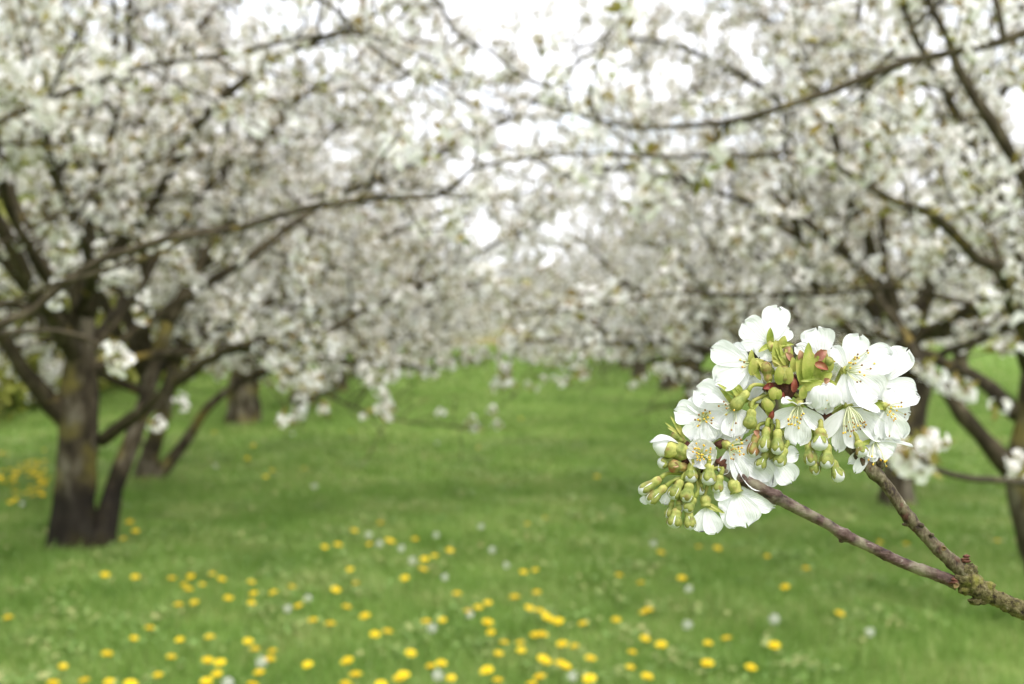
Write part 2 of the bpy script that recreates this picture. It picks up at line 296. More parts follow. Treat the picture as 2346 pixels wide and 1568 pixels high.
Cw = np.column_stack([XY, height(XY[:, 0], XY[:, 1]) + nrg.uniform(.02, .075, n_)]); nn = nrg.normal(size=(n_, 3)) * .35 + np.array([0, 0, 1.0]); nn /= np.linalg.norm(nn, axis=1)[:, None]; e_ = np.cross(nn, nrg.normal(size=(n_, 3))); e_ /= np.linalg.norm(e_, axis=1)[:, None]; f_ = np.cross(nn, e_); s_ = (nrg.uniform(.010, .028, n_))[:, None]
Vc = np.stack([Cw - e_ * s_, Cw + f_ * s_ * .6, Cw + e_ * s_, Cw - f_ * s_ * .6], 1).reshape(-1, 3); o_ = (np.arange(n_) * 4)[:, None]
M['weed'] = leafy('weed_leaves', [(0.0, (0.10, 0.19, 0.04)), (0.5, (0.24, 0.36, 0.10)), (0.8, (0.42, 0.42, 0.17)), (1.0, (0.50, 0.38, 0.20))], trans=0.3, scale=1.0)
tag(tri_mesh('weeds', Vc, np.concatenate([o_ + np.array([[0, 1, 2]]), o_ + np.array([[0, 2, 3]])], 0), [M['weed']]), 'broad-leaved weeds and dry leaves low among the grass', 'weeds', kind='stuff')
tag(gr, 'lush spring grass covering the orchard floor', 'grass', kind='stuff')

def leaf_quads(C, size, up=0.3):
    """little leaf-sized rhombs at centres C"""
    n = len(C); d = nrg.normal(size=(n, 3)); d /= np.linalg.norm(d, axis=1)[:, None]
    e = np.cross(d, nrg.normal(size=(n, 3))); e /= np.linalg.norm(e, axis=1)[:, None]
    s = (np.asarray(size) * nrg.uniform(0.6, 1.4, n))[:, None]
    V = np.stack([C - d * s, C + e * s * 0.5, C + d * s, C - e * s * 0.5], 1).reshape(-1, 3); o = (np.arange(n) * 4)[:, None]
    return V, np.concatenate([o + np.array([[0, 1, 2]]), o + np.array([[0, 2, 3]])], 0)
# far-off wood on the bank: reads as one mass
pts = []
for i in range(330):
    x = rng.uniform(-44, -10.0); y = rng.uniform(12, 95)
    if rng.random() < 0.35: x = rng.uniform(-14, -9.4); y = rng.uniform(14, 70)
    hh = rng.uniform(2.5, 6.5) if x < -13 else rng.uniform(1.2, 3.2); r = hh * 0.42; z0 = hz(x, y)
    for k in range(9):
        c = np.array([x + rng.gauss(0, r * 0.5), y + rng.gauss(0, r * 0.5), z0 + hh * rng.uniform(0.15, 1.0)])
        q = nrg.normal(size=(34, 3)); q /= np.linalg.norm(q, axis=1)[:, None]; pts.append(c + q * r * 0.45 * nrg.uniform(0.6, 1.05, (34, 1)))
Vw, Tw = leaf_quads(np.vstack(pts), 0.17)
tag(tri_mesh('woodland', Vw, Tw, [M['wood_leaf']]), 'yellow-green wood covering the bank behind the left row', 'woodland', kind='stuff')

pts = []
for i in range(150):
    t = i / 149; x = -7.6 - t * 1.2 + rng.gauss(0, .35); y = 15 + t * 34; hh = rng.uniform(2.2, 3.6); z0 = hz(x, y)
    for k in range(11):
        c = np.array([x + rng.gauss(0, .3), y + rng.gauss(0, .3), z0 + hh * rng.uniform(0.08, .95)]); q = nrg.normal(size=(46, 3)); q /= np.linalg.norm(q, axis=1)[:, None]; pts.append(c + q * .42 * nrg.uniform(0.4, 1.05, (46, 1)))
Vw, Tw = leaf_quads(np.vstack(pts), 0.075); hb = np.array([-8.0, 15.0, 0.0]); hd = tri_mesh('hedge', Vw - hb, Tw, [M['hedge_leaf']]); hd.location = hb
tag(hd, 'rough olive-green hedge of scrub behind the left row of trees', 'hedge')

# ------------------------------------------------------------------ blossoming trees
def cluster_templates(k):
    """k blossom clusters: petals (verts, tris) and small leaves/calyces (verts, tris)"""
    out = []
    for s in range(k):
        PV, PT, LV, LT = [], [], [], []; nf = rng.randint(6, 9)
        for f in range(nf):
            d = Vector((rng.gauss(0, 1), rng.gauss(0, 1), rng.gauss(0.1, 0.9))).normalized(); c = d * rng.uniform(0.022, 0.038)
            fn = (d + Vector((rng.gauss(0, .35), rng.gauss(0, .35), rng.gauss(0, .35)))).normalized(); a = fn.orthogonal().normalized(); b = fn.cross(a); ph = rng.uniform(0, 6.28); R = rng.uniform(0.014, 0.0175)
            for p in range(5):
                t = ph + p * 2 * math.pi / 5; e = a * math.cos(t) + b * math.sin(t); sd = fn.cross(e); o = len(PV)
                PV += [c, c + e * R * 0.62 + sd * R * 0.55 + fn * R * 0.30, c + e * R * 1.02 + fn * R * 0.32, c + e * R * 0.62 - sd * R * 0.55 + fn * R * 0.30]
                PT += [(o, o + 1, o + 2), (o, o + 2, o + 3)]
            o = len(LV); e = a; sd = b                                    # the calyx and stalk behind each flower
            LV += [c * 0.2, c * 0.9 + e * 0.003, c * 1.02, c * 0.9 - e * 0.003]; LT += [(o, o + 1, o + 2), (o, o + 2, o + 3)]
        for f in range(rng.randint(4, 7)):
            d = Vector((rng.gauss(0, 1), rng.gauss(0, 1), rng.gauss(0.5, 0.8))).normalized(); e = d.orthogonal().normalized(); Ln = rng.uniform(0.03, 0.062); o = len(LV)
            bq = d * 0.012; LV += [bq, bq + d * Ln * 0.5 + e * Ln * 0.2, bq + d * Ln, bq + d * Ln * 0.5 - e * Ln * 0.2]; LT += [(o, o + 1, o + 2), (o, o + 2, o + 3)]
        out.append((np.array([tuple(v) for v in PV]), np.array(PT), np.array([tuple(v) for v in LV]), np.array(LT)))
    return out
TPL = cluster_templates(10)
def rand_rot(n):
    q = nrg.normal(size=(n, 4)); q /= np.linalg.norm(q, axis=1)[:, None]; w_, x, y, z = q.T
    return np.stack([np.stack([1 - 2 * (y * y + z * z), 2 * (x * y - z * w_), 2 * (x * z + y * w_)], 1), np.stack([2 * (x * y + z * w_), 1 - 2 * (x * x + z * z), 2 * (y * z - x * w_)], 1), np.stack([2 * (x * z - y * w_), 2 * (y * z + x * w_), 1 - 2 * (x * x + y * y)], 1)], 1)
def scatter(C, S, kind):
    """place cluster templates at centres C with sizes S; kind 0 petals, 2 leaves"""
    Vs, Ts, n0 = [], [], 0; which = nrg.integers(0, len(TPL), len(C))
    for k, tp in enumerate(TPL):
        idx = np.where(which == k)[0]
        if not len(idx): continue
        R = rand_rot(len(idx)); tv, tt = tp[kind], tp[kind + 1]
        V = np.einsum('nij,vj->nvi', R, tv) * S[idx][:, None, None] + C[idx][:, None, :]
        T = tt[None] + (np.arange(len(idx)) * len(tv))[:, None, None] + n0
        Vs.append(V.reshape(-1, 3)); Ts.append(T.reshape(-1, 3)); n0 += len(idx) * len(tv)
    return np.vstack(Vs), np.vstack(Ts)
def nvec(q): return np.array([mnoise.noise(Vector((q[0] + k * 17.3, q[1] - k * 9.1, q[2] + k * 5.7))) for k in range(3)])
def rv(s=1.0): return np.array([rng.gauss(0, s), rng.gauss(0, s), rng.gauss(0, s)])
def nrm(v): return v / (np.linalg.norm(v) + 1e-9)
def walk(p, d, length, n, wander, grav):
    P = [np.array(p, float)]; d = nrm(np.array(d, float))
    for i in range(n):
        d = nrm(d + rv(wander) + np.array([0, 0, grav])); P.append(P[-1] + d * length / n)
    return P
def ok_gap(p, gaps):
    """keeps the air free of boughs in a few openings of the canopy (boxes x0 x1 y0 y1 z0 z1)"""
    for g_ in gaps:
        if g_[0] < p[0] < g_[1] and g_[2] < p[1] < g_[3] and g_[4] < p[2] < g_[5]: return False
    return True
CLEAR = [(-0.9, 2.4, 0.3, 2.6, 0.0, 9.0)]                             # nothing hangs right round the photographer's sprig
OPEN = (0.35, 0.72, 3.6, 8.0, 3.1, 9.0)                                # the strip of open sky over the aisle
def make_tree(label, base, trunks, limbs, nproc, seed, size=1.15, dens=1.0, group='blossoming cherry trees', az=(0, 360), h0=0.75, gaps=CLEAR, bare=(), extra=(), plain=(), zmin=0.85, thick=1.0, tmat='bark'):
    """trunks/limbs: lists of (points, radii); nproc more limbs grow by themselves. trunk, limbs -> mesh children; crown -> blossoms + leaves"""
    global rng; keep = rng; rng = random.Random(seed); base = Vector(base)
    root = empty('cherry_tree', base, label, 'tree', group)
    tr = Tubes(); tw = Tubes(); C, S = [], []
    for P, R in trunks:
        p, r = smooth_path(P, R, 0.07); tr.add(p, r, 14, rough=0.22, fscale=5.5)
    def clusters(P, step, s, jit=0.02):
        P = np.array(P); sl_ = np.linalg.norm(np.diff(P, axis=0), axis=1).sum(); k = max(1, int(sl_ / step * dens)); tt = np.sort(np.array([rng.uniform(0.12, 1) for _ in range(k)])) * (len(P) - 1)
        for t in tt:
            i = min(int(t), len(P) - 2); q = P[i] + (P[i + 1] - P[i]) * (t - i) + rv(jit)
            if ok_gap(q, gaps) and q[2] > zmin: C.append(q); S.append(rng.uniform(0.8, 1.4) * s)
    def side(P, R, lo, hi, spacing, lens, rr, lvl, droop):
        P = np.array(P); seg = np.linalg.norm(np.diff(P, axis=0), axis=1).sum(); k = max(1, int(seg * (hi - lo) / spacing))
        for q in range(k):
            t = (lo + (hi - lo) * (q + rng.random()) / k) * (len(P) - 1); i = min(int(t), len(P) - 2); f = t - i
            p0 = P[i] + (P[i + 1] - P[i]) * f; d = nrm(P[i + 1] - P[i]); r0 = R[i] + (R[i + 1] - R[i]) * f
            s_ = nrm(np.cross(d, rv())); dr = nrm(s_ * 1.0 + d * rng.uniform(0.3, 1.0) + np.array([0, 0, rng.uniform(-0.15, 0.45)]))
            ln = rng.uniform(*lens) * (1 - 0.35 * t / (len(P) - 1)) * size; n = 5 if lvl == 1 else 3; pp = walk(p0, dr, ln, n, 0.16, droop); ra = min(r0 * 0.7, rr)
            if not ok_gap(pp[-1], gaps): continue
            ra2 = np.linspace(ra, 0.0035 if lvl == 1 else 0.0022, len(pp)); tw.add(pp, ra2, 5 if lvl == 1 else 4, cap=False)
            if lvl == 1:
                side(pp, ra2, 0.15, 1.0, 0.13 / dens ** 0.5, (0.12, 0.36), 0.0042, 2, 0.0); clusters(pp[1:], 0.09, 1.0)
            else: clusters(pp, 0.075, 0.95)
    allimb = [(P, R, 0.25) for P, R in limbs] + [(P, R, -0.3) for P, R in bare]
    bz = base.z + h0
    for k in range(nproc):
        a_ = math.radians(az[0] + (az[1] - az[0]) * (k + rng.uniform(0.2, 0.8)) / nproc); el = math.radians([14, 50, 32, 68, 24, 44, 78][k % 7] + rng.uniform(-6, 6))
        d = np.array([math.cos(a_) * math.cos(el), math.sin(a_) * math.cos(el), math.sin(el)]); ln = rng.uniform(2.5, 3.3) * size * (1.25 if el > .7 else 1.0)
        P = walk(np.array([base.x, base.y, bz + rng.uniform(-0.1, 0.35)]), d, ln, 7, 0.13, -0.01 if el > 0.5 else 0.015)
        allimb.append((P, list(np.linspace(rng.uniform(0.035, 0.052) * size * thick, 0.008, len(P))), 0.22))
    for P, R, lo in allimb:
        p, r = smooth_path(P, R, 0.10); r = r * 0.84
        for q_ in range(1, len(p) - 1):                               # old wood kinks and swells
            sc_ = min(1.0, q_ / 6); p[q_] += nvec(p[q_] * 3.1) * 0.035 * sc_ + nvec(p[q_] * 8.0) * 0.014 * sc_; r[q_] *= 1 + 0.3 * mnoise.noise(Vector(p[q_]) * 6)
        tw.add(p, r, 9, rough=0.18, fscale=9)
        if lo < 0: side(p, r, -lo, 1.0, 0.16, (0.10, 0.48), 0.006, 1, 0.01); continue
        side(p, r, lo, 1.0, 0.17 / dens ** 0.5, (0.45, 1.15), 0.010, 1, -0.02)
        clusters(p[int(len(p) * max(lo, 0.4)):], 0.10, 1.0, 0.03)
    for e_ in extra: C.append(np.array(e_[0])); S.append(e_[1])
    for P, R in plain: p, r = smooth_path(P, R, 0.08); tw.add(p, r, 8, rough=0.15, fscale=12)
    C = np.array(C); S = np.array(S); b = np.array(base)
    tr.build('trunk', M[tmat], root, b); tw.build('boughs', M['branch_bark'], root, b)
    V, T = scatter(C, S, 0); tri_mesh('blossoms', V - b, T, [M['blossom']], root)
    keepi = np.array([rng.random() < 0.7 for _ in range(len(C))]); V, T = scatter(C[keepi], S[keepi], 2); tri_mesh('young_leaves', V - b, T, [M['young_leaf']], root)
    print('tree', label, len(C)); rng = keep
    return root
def D(*a): return [tuple(at(x, y, d)) for x, y, d in a]
GL, GR = 'cherry trees of the left row', 'cherry trees of the right row'
def gb(x, y): return (x, y, hz(x, y) - 0.03)

# left row ----------------------------------------------------------------------------------------
b = gb(-3.9, 4.3)
make_tree('near cherry tree beyond the left edge whose long thin bough arches across the photo', b,
    [([b, (-3.9, 4.3, 0.6), (-3.85, 4.3, 1.1)], [0.17, 0.14, 0.10])],
    [], 8, 11, dens=0.8, group=GL, az=(-20, 170), gaps=CLEAR + [(-1.0, 3, 0, 3.4, 0, 9), (-6, -0.4, 2.3, 7.5, 0, 2.15), OPEN], thick=0.5, size=1.0,
    extra=[(at(x, y, 3.6), 0.95) for x, y in ((262, 805), (288, 812), (275, 835), (268, 828))],
    plain=[(D((-300, 820, 3.9), (-60, 775, 3.7), (130, 758, 3.6), (230, 790, 3.6), (275, 815, 3.6)), [0.016, 0.010, 0.008, 0.006, 0.004])],
    bare=[([(-3.85, 4.3, 1.0)] + D((-1000, 950, 4.2), (-300, 860, 4.1), (0, 742, 4.0), (240, 592, 4.0), (540, 520, 3.95), (720, 478, 3.9), (1000, 453, 3.85), (1085, 408, 3.8), (1250, 362, 3.8), (1420, 350, 3.8)), [0.05, 0.03, 0.021, 0.018, 0.017, 0.014, 0.011, 0.009, 0.008, 0.006, 0.004]),
          (D((-1100, 100, 6.0), (300, -150, 5.6), (900, -60, 5.2), (1040, 62, 5.0), (1120, 115, 5.0), (1210, 188, 5.0), (1260, 192, 5.0)), [0.035, 0.025, 0.014, 0.010, 0.009, 0.007, 0.004]),
          (D((300, -150, 5.6), (700, -20, 5.9), (850, 110, 6.0), (1000, 212, 6.0), (1110, 245, 6.0), (1230, 270, 6.0)), [0.02, 0.016, 0.012, 0.009, 0.008, 0.005])])
d1 = 7.6; b = at(170, 1260, d1)
make_tree('stout dark cherry trunk at the left with its blackened foot and forked limbs', b,
    [(D((165, 1285, d1), (170, 1150, d1), (178, 1030, d1), (178, 930, d1), (185, 800, d1), (195, 690, d1)), [0.19, 0.135, 0.125, 0.128, 0.095, 0.065]),
     (D((228, 1262, d1), (262, 1120, d1 + .1), (310, 990, d1 + .2), (350, 860, d1 + .3), (385, 740, d1 + .4)), [0.10, 0.062, 0.058, 0.052, 0.042])],
    [(D((175, 980, d1), (120, 930, d1 - .1), (50, 850, d1 - .3), (0, 775, d1 - .4), (-120, 620, d1 - .6), (-260, 480, d1 - .8)), [0.085, 0.072, 0.062, 0.056, 0.045, 0.03]),
     (D((190, 720, d1), (150, 600, d1), (112, 500, d1), (128, 400, d1 - .1), (190, 290, d1 - .2), (240, 160, d1 - .3)), [0.08, 0.05, 0.042, 0.036, 0.028, 0.015]),
     (D((195, 720, d1), (235, 620, d1 - .1), (320, 500, d1 - .2), (395, 400, d1 - .3), (430, 310, d1 - .4), (520, 200, d1 - .5)), [0.09, 0.06, 0.045, 0.038, 0.03, 0.015]),
     (D((430, 310, d1 - .4), (600, 150, d1 - .7), (800, 60, d1 - 1.0), (980, -30, d1 - 1.2)), [0.03, 0.026, 0.02, 0.01]),
     (D((385, 740, d1 + .4), (450, 620, d1 + .5), (540, 480, d1 + .6), (600, 300, d1 + .8)), [0.06, 0.05, 0.04, 0.02]),
     (D((232, 1010, d1), (300, 960, d1 - .2), (372, 905, d1 - .4), (450, 845, d1 - .6), (520, 800, d1 - .8), (640, 775, d1 - 1), (760, 790, d1 - 1.2)), [0.05, 0.05, 0.045, 0.04, 0.034, 0.026, 0.012]),
     (D((180, 830, d1), (100, 700, d1 - .5), (60, 640, d1 - .7), (0, 520, d1 - .9), (-80, 380, d1 - 1.1)), [0.08, 0.062, 0.055, 0.05, 0.03])],
    13, 12, group=GL, h0=1.15, tmat='foot_bark', thick=0.8, gaps=CLEAR + [(-6, -1.95, 5.5, 9.8, 0, 1.66)])
d2 = 10.6; b = at(335, 1112, d2)
make_tree('cherry tree with several slim stems leaning apart, second in the left row', b,
    [(D((330, 1122, d2), (345, 1040, d2), (375, 940, d2), (400, 830, d2)), [0.15, 0.078, 0.068, 0.05]),
     (D((345, 1110, d2), (420, 1020, d2), (480, 930, d2), (560, 870, d2)), [0.08, 0.048, 0.04, 0.034])],
    [(D((400, 830, d2), (430, 700, d2), (450, 540, d2), (480, 380, d2)), [0.08, 0.06, 0.045, 0.02]),
     (D((450, 620, d2), (650, 480, d2 + .3), (850, 420, d2 + .6), (1050, 440, d2 + .9), (1250, 500, d2 + 1.2)), [0.05, 0.035, 0.025, 0.016, 0.008]),
     (D((450, 620, d2), (600, 330, d2 + .3), (800, 200, d2 + .6), (1000, 180, d2 + .9), (1180, 240, d2 + 1.2)), [0.05, 0.035, 0.025, 0.016, 0.008]),
     (D((560, 870, d2), (680, 830, d2 - .3), (850, 830, d2 - .8), (1000, 850, d2 - 1.2)), [0.05, 0.04, 0.025, 0.012])],
    17, 13, group=GL, h0=0.9)
d3 = 15.8; b = at(555, 985, d3)
make_tree('single thick cherry trunk standing third in the left row', b,
    [(D((555, 995, d3), (557, 940, d3), (560, 880, d3), (562, 800, d3)), [0.26, 0.22, 0.21, 0.14])],
    [(D((560, 860, d3), (650, 830, d3 - 1), (760, 910, d3 - 2.5), (900, 960, d3 - 3.4), (1095, 985, d3 - 4)), [0.06, 0.035, 0.018, 0.012, 0.006])],
    12, 14, group=GL, size=1.2, h0=0.9,
    extra=[(at(x, y, 12.2), 1.5) for x, y in ((835, 950), (895, 935), (1010, 945), (1080, 965), (1092, 980), (1130, 940), (1140, 972))])
d4 = 19.3; b = at(690, 938, d4)
make_tree('short cherry trunk forking to the right, fourth in the left row', b,
    [(D((690, 945, d4), (695, 915, d4), (720, 890, d4), (770, 860, d4)), [0.26, 0.22, 0.17, 0.11])],
    [], 16, 15, group=GL, size=1.2, h0=0.8)
# right row ---------------------------------------------------------------------------------------
r1 = 5.6; b = at(2460, 1450, r1)
make_tree('nearest cherry tree at the right edge, its thick limbs reaching into the photo', b,
    [(D((2480, 1470, r1), (2425, 1340, r1), (2375, 1210, r1), (2350, 1085, r1), (2362, 930, r1), (2380, 780, r1 - .1)), [0.16, 0.12, 0.10, 0.09, 0.062, 0.055])],
    [(D((2330, 1090, r1), (2251, 996, r1), (2181, 910, r1), (2130, 850, r1 + .2), (2050, 740, r1 + .5), (1960, 600, r1 + .6), (1850, 510, r1 + .6), (1760, 436, r1 + .6)), [0.068, 0.048, 0.040, 0.036, 0.036, 0.030, 0.024, 0.014]),
     ],
    9, 21, group=GR, az=(-60, 220), h0=1.2, dens=0.85, thick=0.45, size=1.0, gaps=CLEAR + [OPEN],
    bare=[(D((2360, 850, r1), (2310, 660, r1 - .8), (2240, 590, r1 - 1), (2180, 530, r1 - 1.1), (2060, 470, r1 - 1.2), (1960, 400, r1 - 1.3), (1850, 355, r1 - 1.4), (1600, 348, r1 - 1.6), (1400, 356, r1 - 1.7)), [0.05, 0.034, 0.030, 0.026, 0.018, 0.012, 0.010, 0.008, 0.005]),
     (D((2372, 780, r1 - .1), (2430, 600, r1 - .6), (2346, 430, r1 - .9), (2240, 235, r1 - 1), (2160, 80, r1 - 1), (2100, -80, r1 - 1)), [0.06, 0.045, 0.036, 0.03, 0.02, 0.012]),
     (D((2330, 950, r1), (2228, 855, r1 + .3), (2100, 800, r1 + .6), (1980, 760, r1 + .9)), [0.05, 0.04, 0.03, 0.012]),
     (D((2480, 500, r1 - 1.2), (2560, 200, r1 - 2.0), (2420, 60, r1 - 2.0), (2300, 92, r1 - 2.0), (2080, 145, r1 - 2.0), (1920, 190, r1 - 2.0), (1760, 258, r1 - 2), (1560, 292, r1 - 2), (1400, 278, r1 - 2), (1250, 240, r1 - 2)), [0.035, 0.028, 0.022, 0.017, 0.015, 0.013, 0.012, 0.010, 0.007, 0.004]),
          (D((2300, 92, 3.6), (2260, -60, 3.7), (2160, 0, 3.8), (2040, 120, 3.8), (1880, 272, 3.85)), [0.012, 0.012, 0.010, 0.008, 0.004]),
          ],
    plain=[(D((2470, 1180, 4.6), (2400, 1120, 3.6), (2300, 1102, 3.1), (2220, 1096, 2.9), (2150, 1078, 2.75), (2110, 1050, 2.65)), [0.03, 0.014, 0.009, 0.008, 0.007, 0.006])],
    extra=[(at(x, y, 2.7), 1.0) for x, y in ((2060, 1045), (2085, 1062), (2110, 1062), (2135, 1030), (2142, 1008), (2070, 1030), (2095, 1040), (2050, 1020))] + [(at(x, y, 4.3), 1.1) for x, y in ((2115, 845), (2135, 850), (2150, 868), (2225, 905), (2205, 895), (2190, 890), (2290, 930), (2330, 1075), (2342, 1090), (2335, 1060), (2345, 780), (2340, 740))])
d = 9.0; b = at(2055, 1185, d)
make_tree('cherry trunk just behind the sprig fork, second in the right row', b,
    [(D((2055, 1200, d), (2055, 1110, d), (2078, 1000, d), (2105, 880, d), (2120, 800, d)), [0.18, 0.125, 0.115, 0.105, 0.08])],
    [(D((2110, 850, d), (1850, 560, d), (1600, 420, d), (1380, 380, d), (1180, 460, d)), [0.05, 0.035, 0.025, 0.016, 0.008]),
     (D((2110, 850, d), (1900, 350, d), (1650, 150, d), (1450, 90, d), (1280, 130, d)), [0.05, 0.035, 0.025, 0.014, 0.007])], 15, 22, group=GR, h0=1.0, dens=0.95)
d = 13.4; b = gb(2.9, d)
make_tree('cherry tree hidden behind the white sprig, third in the right row', b,
    [([b, (2.88, d, 0.5), (2.85, d, 1.1)], [0.18, 0.14, 0.11])], [], 14, 23, group=GR, h0=0.8)
d = 18.8; b = at(1600, 945, d)
make_tree('dark leaning cherry trunk left of the sprig, fourth in the right row', b,
    [(D((1605, 955, d), (1598, 900, d), (1575, 840, d), (1570, 760, d)), [0.26, 0.2, 0.15, 0.10])],
    [(D((1598, 900, d), (1520, 840, d - 1), (1420, 800, d - 2), (1300, 800, d - 3), (1210, 830, d - 3.6)), [0.09, 0.05, 0.03, 0.018, 0.008])],
    12, 24, group=GR, size=1.2, h0=0.8,
    extra=[(at(x, y, 14.5), 1.5) for x, y in ((1210, 885), (1255, 830), (1300, 870), (1330, 860), (1450, 882), (1475, 865), (1500, 845), (1225, 890), (1370, 800))])
# farther trees: copies of two more trees
def copy_tree(o, loc, rz, sc, label, group):
    c = o.copy(); COL.objects.link(c); c.location = loc; c.rotation_euler = (0, 0, rz); c.scale = (sc, sc, sc); c['label'] = label; c['group'] = group
    for ch in o.children:
        k = ch.copy(); COL.objects.link(k); k.parent = c
    return c
protos = []
for s_, (x, y) in ((31, (-3.4, 23.2)), (32, (3.1, 23.6))):
    b = gb(x, y); side = 'left' if x < 0 else 'right'
    protos.append(make_tree('fifth blossoming cherry tree down the %s row' % side, b, [([b, (x + .03, y, .5), (x, y, 1.1)], [0.22, 0.15, 0.11])], [], 14, s_, group=GL if x < 0 else GR, h0=0.75, dens=0.8))
ords = ['sixth', 'seventh', 'eighth', 'ninth', 'tenth', 'eleventh', 'twelfth', 'thirteenth']
for k, o_ in enumerate(ords):
    y = 27.4 + k * 4.3
    for x, side, gname in ((-3.4 + .03 * k, 'left', GL), (3.1 - .03 * k, 'right', GR)):
        if side == 'left' and k > 5: continue
        xx = x + rng.uniform(-.2, .2) + (k * 0.12 if side == 'left' else 0)
        copy_tree(protos[rng.randint(0, 1)], gb(xx, y), rng.uniform(0, 6.28), rng.uniform(0.9, 1.08) * (1 if k < 2 else 0.9 if k < 4 else 0.82), '%s small distant blossoming cherry tree down the %s row' % (o_, side), gname)
G2 = 'cherry trees of the second row on the right'
for k in range(10):
    copy_tree(protos[k % 2], gb(9.2 + rng.uniform(-.3, .3), 11 + k * 4.6), rng.uniform(0, 6.28), rng.uniform(0.95, 1.1), 'blossoming cherry tree %s from the front in the row behind the right one' % (['first', 'second', 'third', 'fourth', 'fifth'] + ords)[k], G2)
GF = 'pale trees on the far slope'
for k in range(9):
    x = -21 + k * 4.4 + (6 if k > 4 else 0) + rng.uniform(-1, 1); copy_tree(protos[k % 2], gb(x, 84 + rng.uniform(-6, 10)), rng.uniform(0, 6.28), rng.uniform(1.0, 1.5), 'pale blossoming tree on the far slope at the end of the aisle', GF)

# ------------------------------------------------------------------ dandelions
def dandelion_head(seed, R=0.0215):
    r = random.Random(seed); V, T = [], []
    for ring, (n, rad, zz) in enumerate(((26, 1.0, 0.10), (22, 0.75, 0.30), (16, 0.48, 0.42), (8, 0.22, 0.48))):
        for k in range(n):
            a = 2 * math.pi * (k + r.random() * .5) / n; ln = R * rad * r.uniform(.88, 1.1); wd = R * 0.13; e = Vector((math.cos(a), math.sin(a), 0)); s_ = Vector((-e.y, e.x, 0)); o = len(V)
            z = R * zz; V += [(e * 0.1 * ln - s_ * wd * .4 + Vector((0, 0, z * .2))), (e * 0.1 * ln + s_ * wd * .4 + Vector((0, 0, z * .2))), e * ln + s_ * wd + Vector((0, 0, z)), e * ln - s_ * wd + Vector((0, 0, z))]
            T += [(o, o + 1, o + 2), (o, o + 2, o + 3)]
    return np.array([tuple(v) for v in V]), np.array(T)
def seed_head(seed, R=0.020):
    r = random.Random(seed); V, T = [], []
    for k in range(80):
        d_ = Vector((r.gauss(0, 1), r.gauss(0, 1), r.gauss(0, 1))).normalized(); a = d_.orthogonal().normalized(); b_ = d_.cross(a); o = len(V); p = d_ * R; q = R * 0.16
        V += [d_ * R * .12, p + a * R * .012, p - a * R * .012, p + a * q, p + b_ * q, p - a * q, p - b_ * q]; T += [(o, o + 1, o + 2), (o + 3, o + 4, o + 5), (o + 3, o + 5, o + 6)]
    return np.array([tuple(v) for v in V]), np.array(T)
def make_flower_proto(kind, seed):
    root = empty('dandelion' if kind == 'y' else 'dandelion_clock', (0, 0, 0), None, 'flower')
    V, T = (dandelion_head if kind == 'y' else seed_head)(seed); V = V + np.array([0.004, 0.0, 0.165])
    tri_mesh('flower_head' if kind == 'y' else 'seed_head', V, T, [M['dandelion'] if kind == 'y' else M['seed_fluff']], root)
    t = Tubes(); t.add([(0, 0, -0.01), (0.002, 0.001, .07), (0.004, 0, .165)], [0.0022, 0.002, 0.0018], 5); t.build('stem', M['stem'], root)
    return root
PY = [make_flower_proto('y', s_) for s_ in (1, 2, 3)]; PW = [make_flower_proto('w', s_) for s_ in (4, 5)]
Y5 = [(585,98),(612,138),(555,175),(475,335),(610,345),(775,352),(860,343),(830,380),(850,400),(912,380),(958,332),(1000,355),(875,460),(1030,440),(805,470),(1135,368),(1143,420),(1135,462),(1232,415),(1317,390),(1515,402),(1605,375),(1578,312),(1565,480),(1645,520),(1345,475),(1600,137),(1715,103),(1665,198),(1768,186),(1755,180),(1872,175),(2030,225),(1525,200),(1465,210),(1960,250),(1915,265),(1910,310),(1825,350),(2062,420),(2320,435),(2200,462),(2158,482),(2110,500),(1922,545),(1995,540),(2200,548),(2213,595),(2275,640),(2250,690),(35,528),(675,575),(605,622),(810,628),(945,615),(1120,635),(1150,670),(1227,680),(1215,715),(483,690),(772,705),(938,720),(992,730),(285,748),(712,787),(378,812),(490,818),(977,782),(1168,775),(1387,740),(1565,722),(1692,603),(1748,590),(1490,555),(1410,540),(1853,687),(1943,747),(1992,733),(1603,783),(1820,785),(1800,800),(2035,800),(2195,765),(2245,810),(590,825),(1140,828),(1720,828),(1560,825),(240,822),(930,815)]
W5 = [(1663,155),(1710,195),(1968,155),(2170,118),(2220,222),(1862,270),(2285,292),(2008,345),(1390,440),(1810,215),(1178,727),(1025,822),(1950,575),(1975,785),(100,15),(2120,515),(1300,487)]
Y6 = [(350,300),(398,292),(440,75),(365,100),(750,313),(840,345),(1013,325),(1083,195),(1163,200),(925,218),(1370,235),(1533,285),(1445,362),(1842,175),(1952,183),(405,385),(375,450),(415,460),(440,475),(470,500),(495,505),(450,490),(598,515),(870,458),(850,470),(738,500),(400,562),(430,560),(340,627),(510,600),(562,610),(630,660),(430,660),(445,672),(515,685),(500,678),(530,695),(415,738),(385,768),(625,745),(805,635),(860,578),(925,603),(797,698),(868,735),(1123,597),(1198,577),(1120,680),(1303,698),(1675,473),(1400,605),(335,595),(2335,170)]
W6 = [(1035,520),(1400,495),(555,735),(1803,550),(1040,370),(895,180)]
Y4 = [(652,808),(622,870),(712,960),(745,930),(1128,740),(900,920),(1750,820),(2330,960),(1960,675),(270,780),(460,745)]
W4 = [(465,908),(950,1005),(1550,795),(845,750)]
def to_d(lst, ox, oy, sc): k = 2346 / 2560; return [((ox + x * sc) * k, (oy + y * sc) * k) for x, y in lst]
YEL = to_d(Y5, 0, 1250, .5541) + to_d(Y6, 1100, 1250, .5968) + to_d(Y4, 300, 700, .5115)
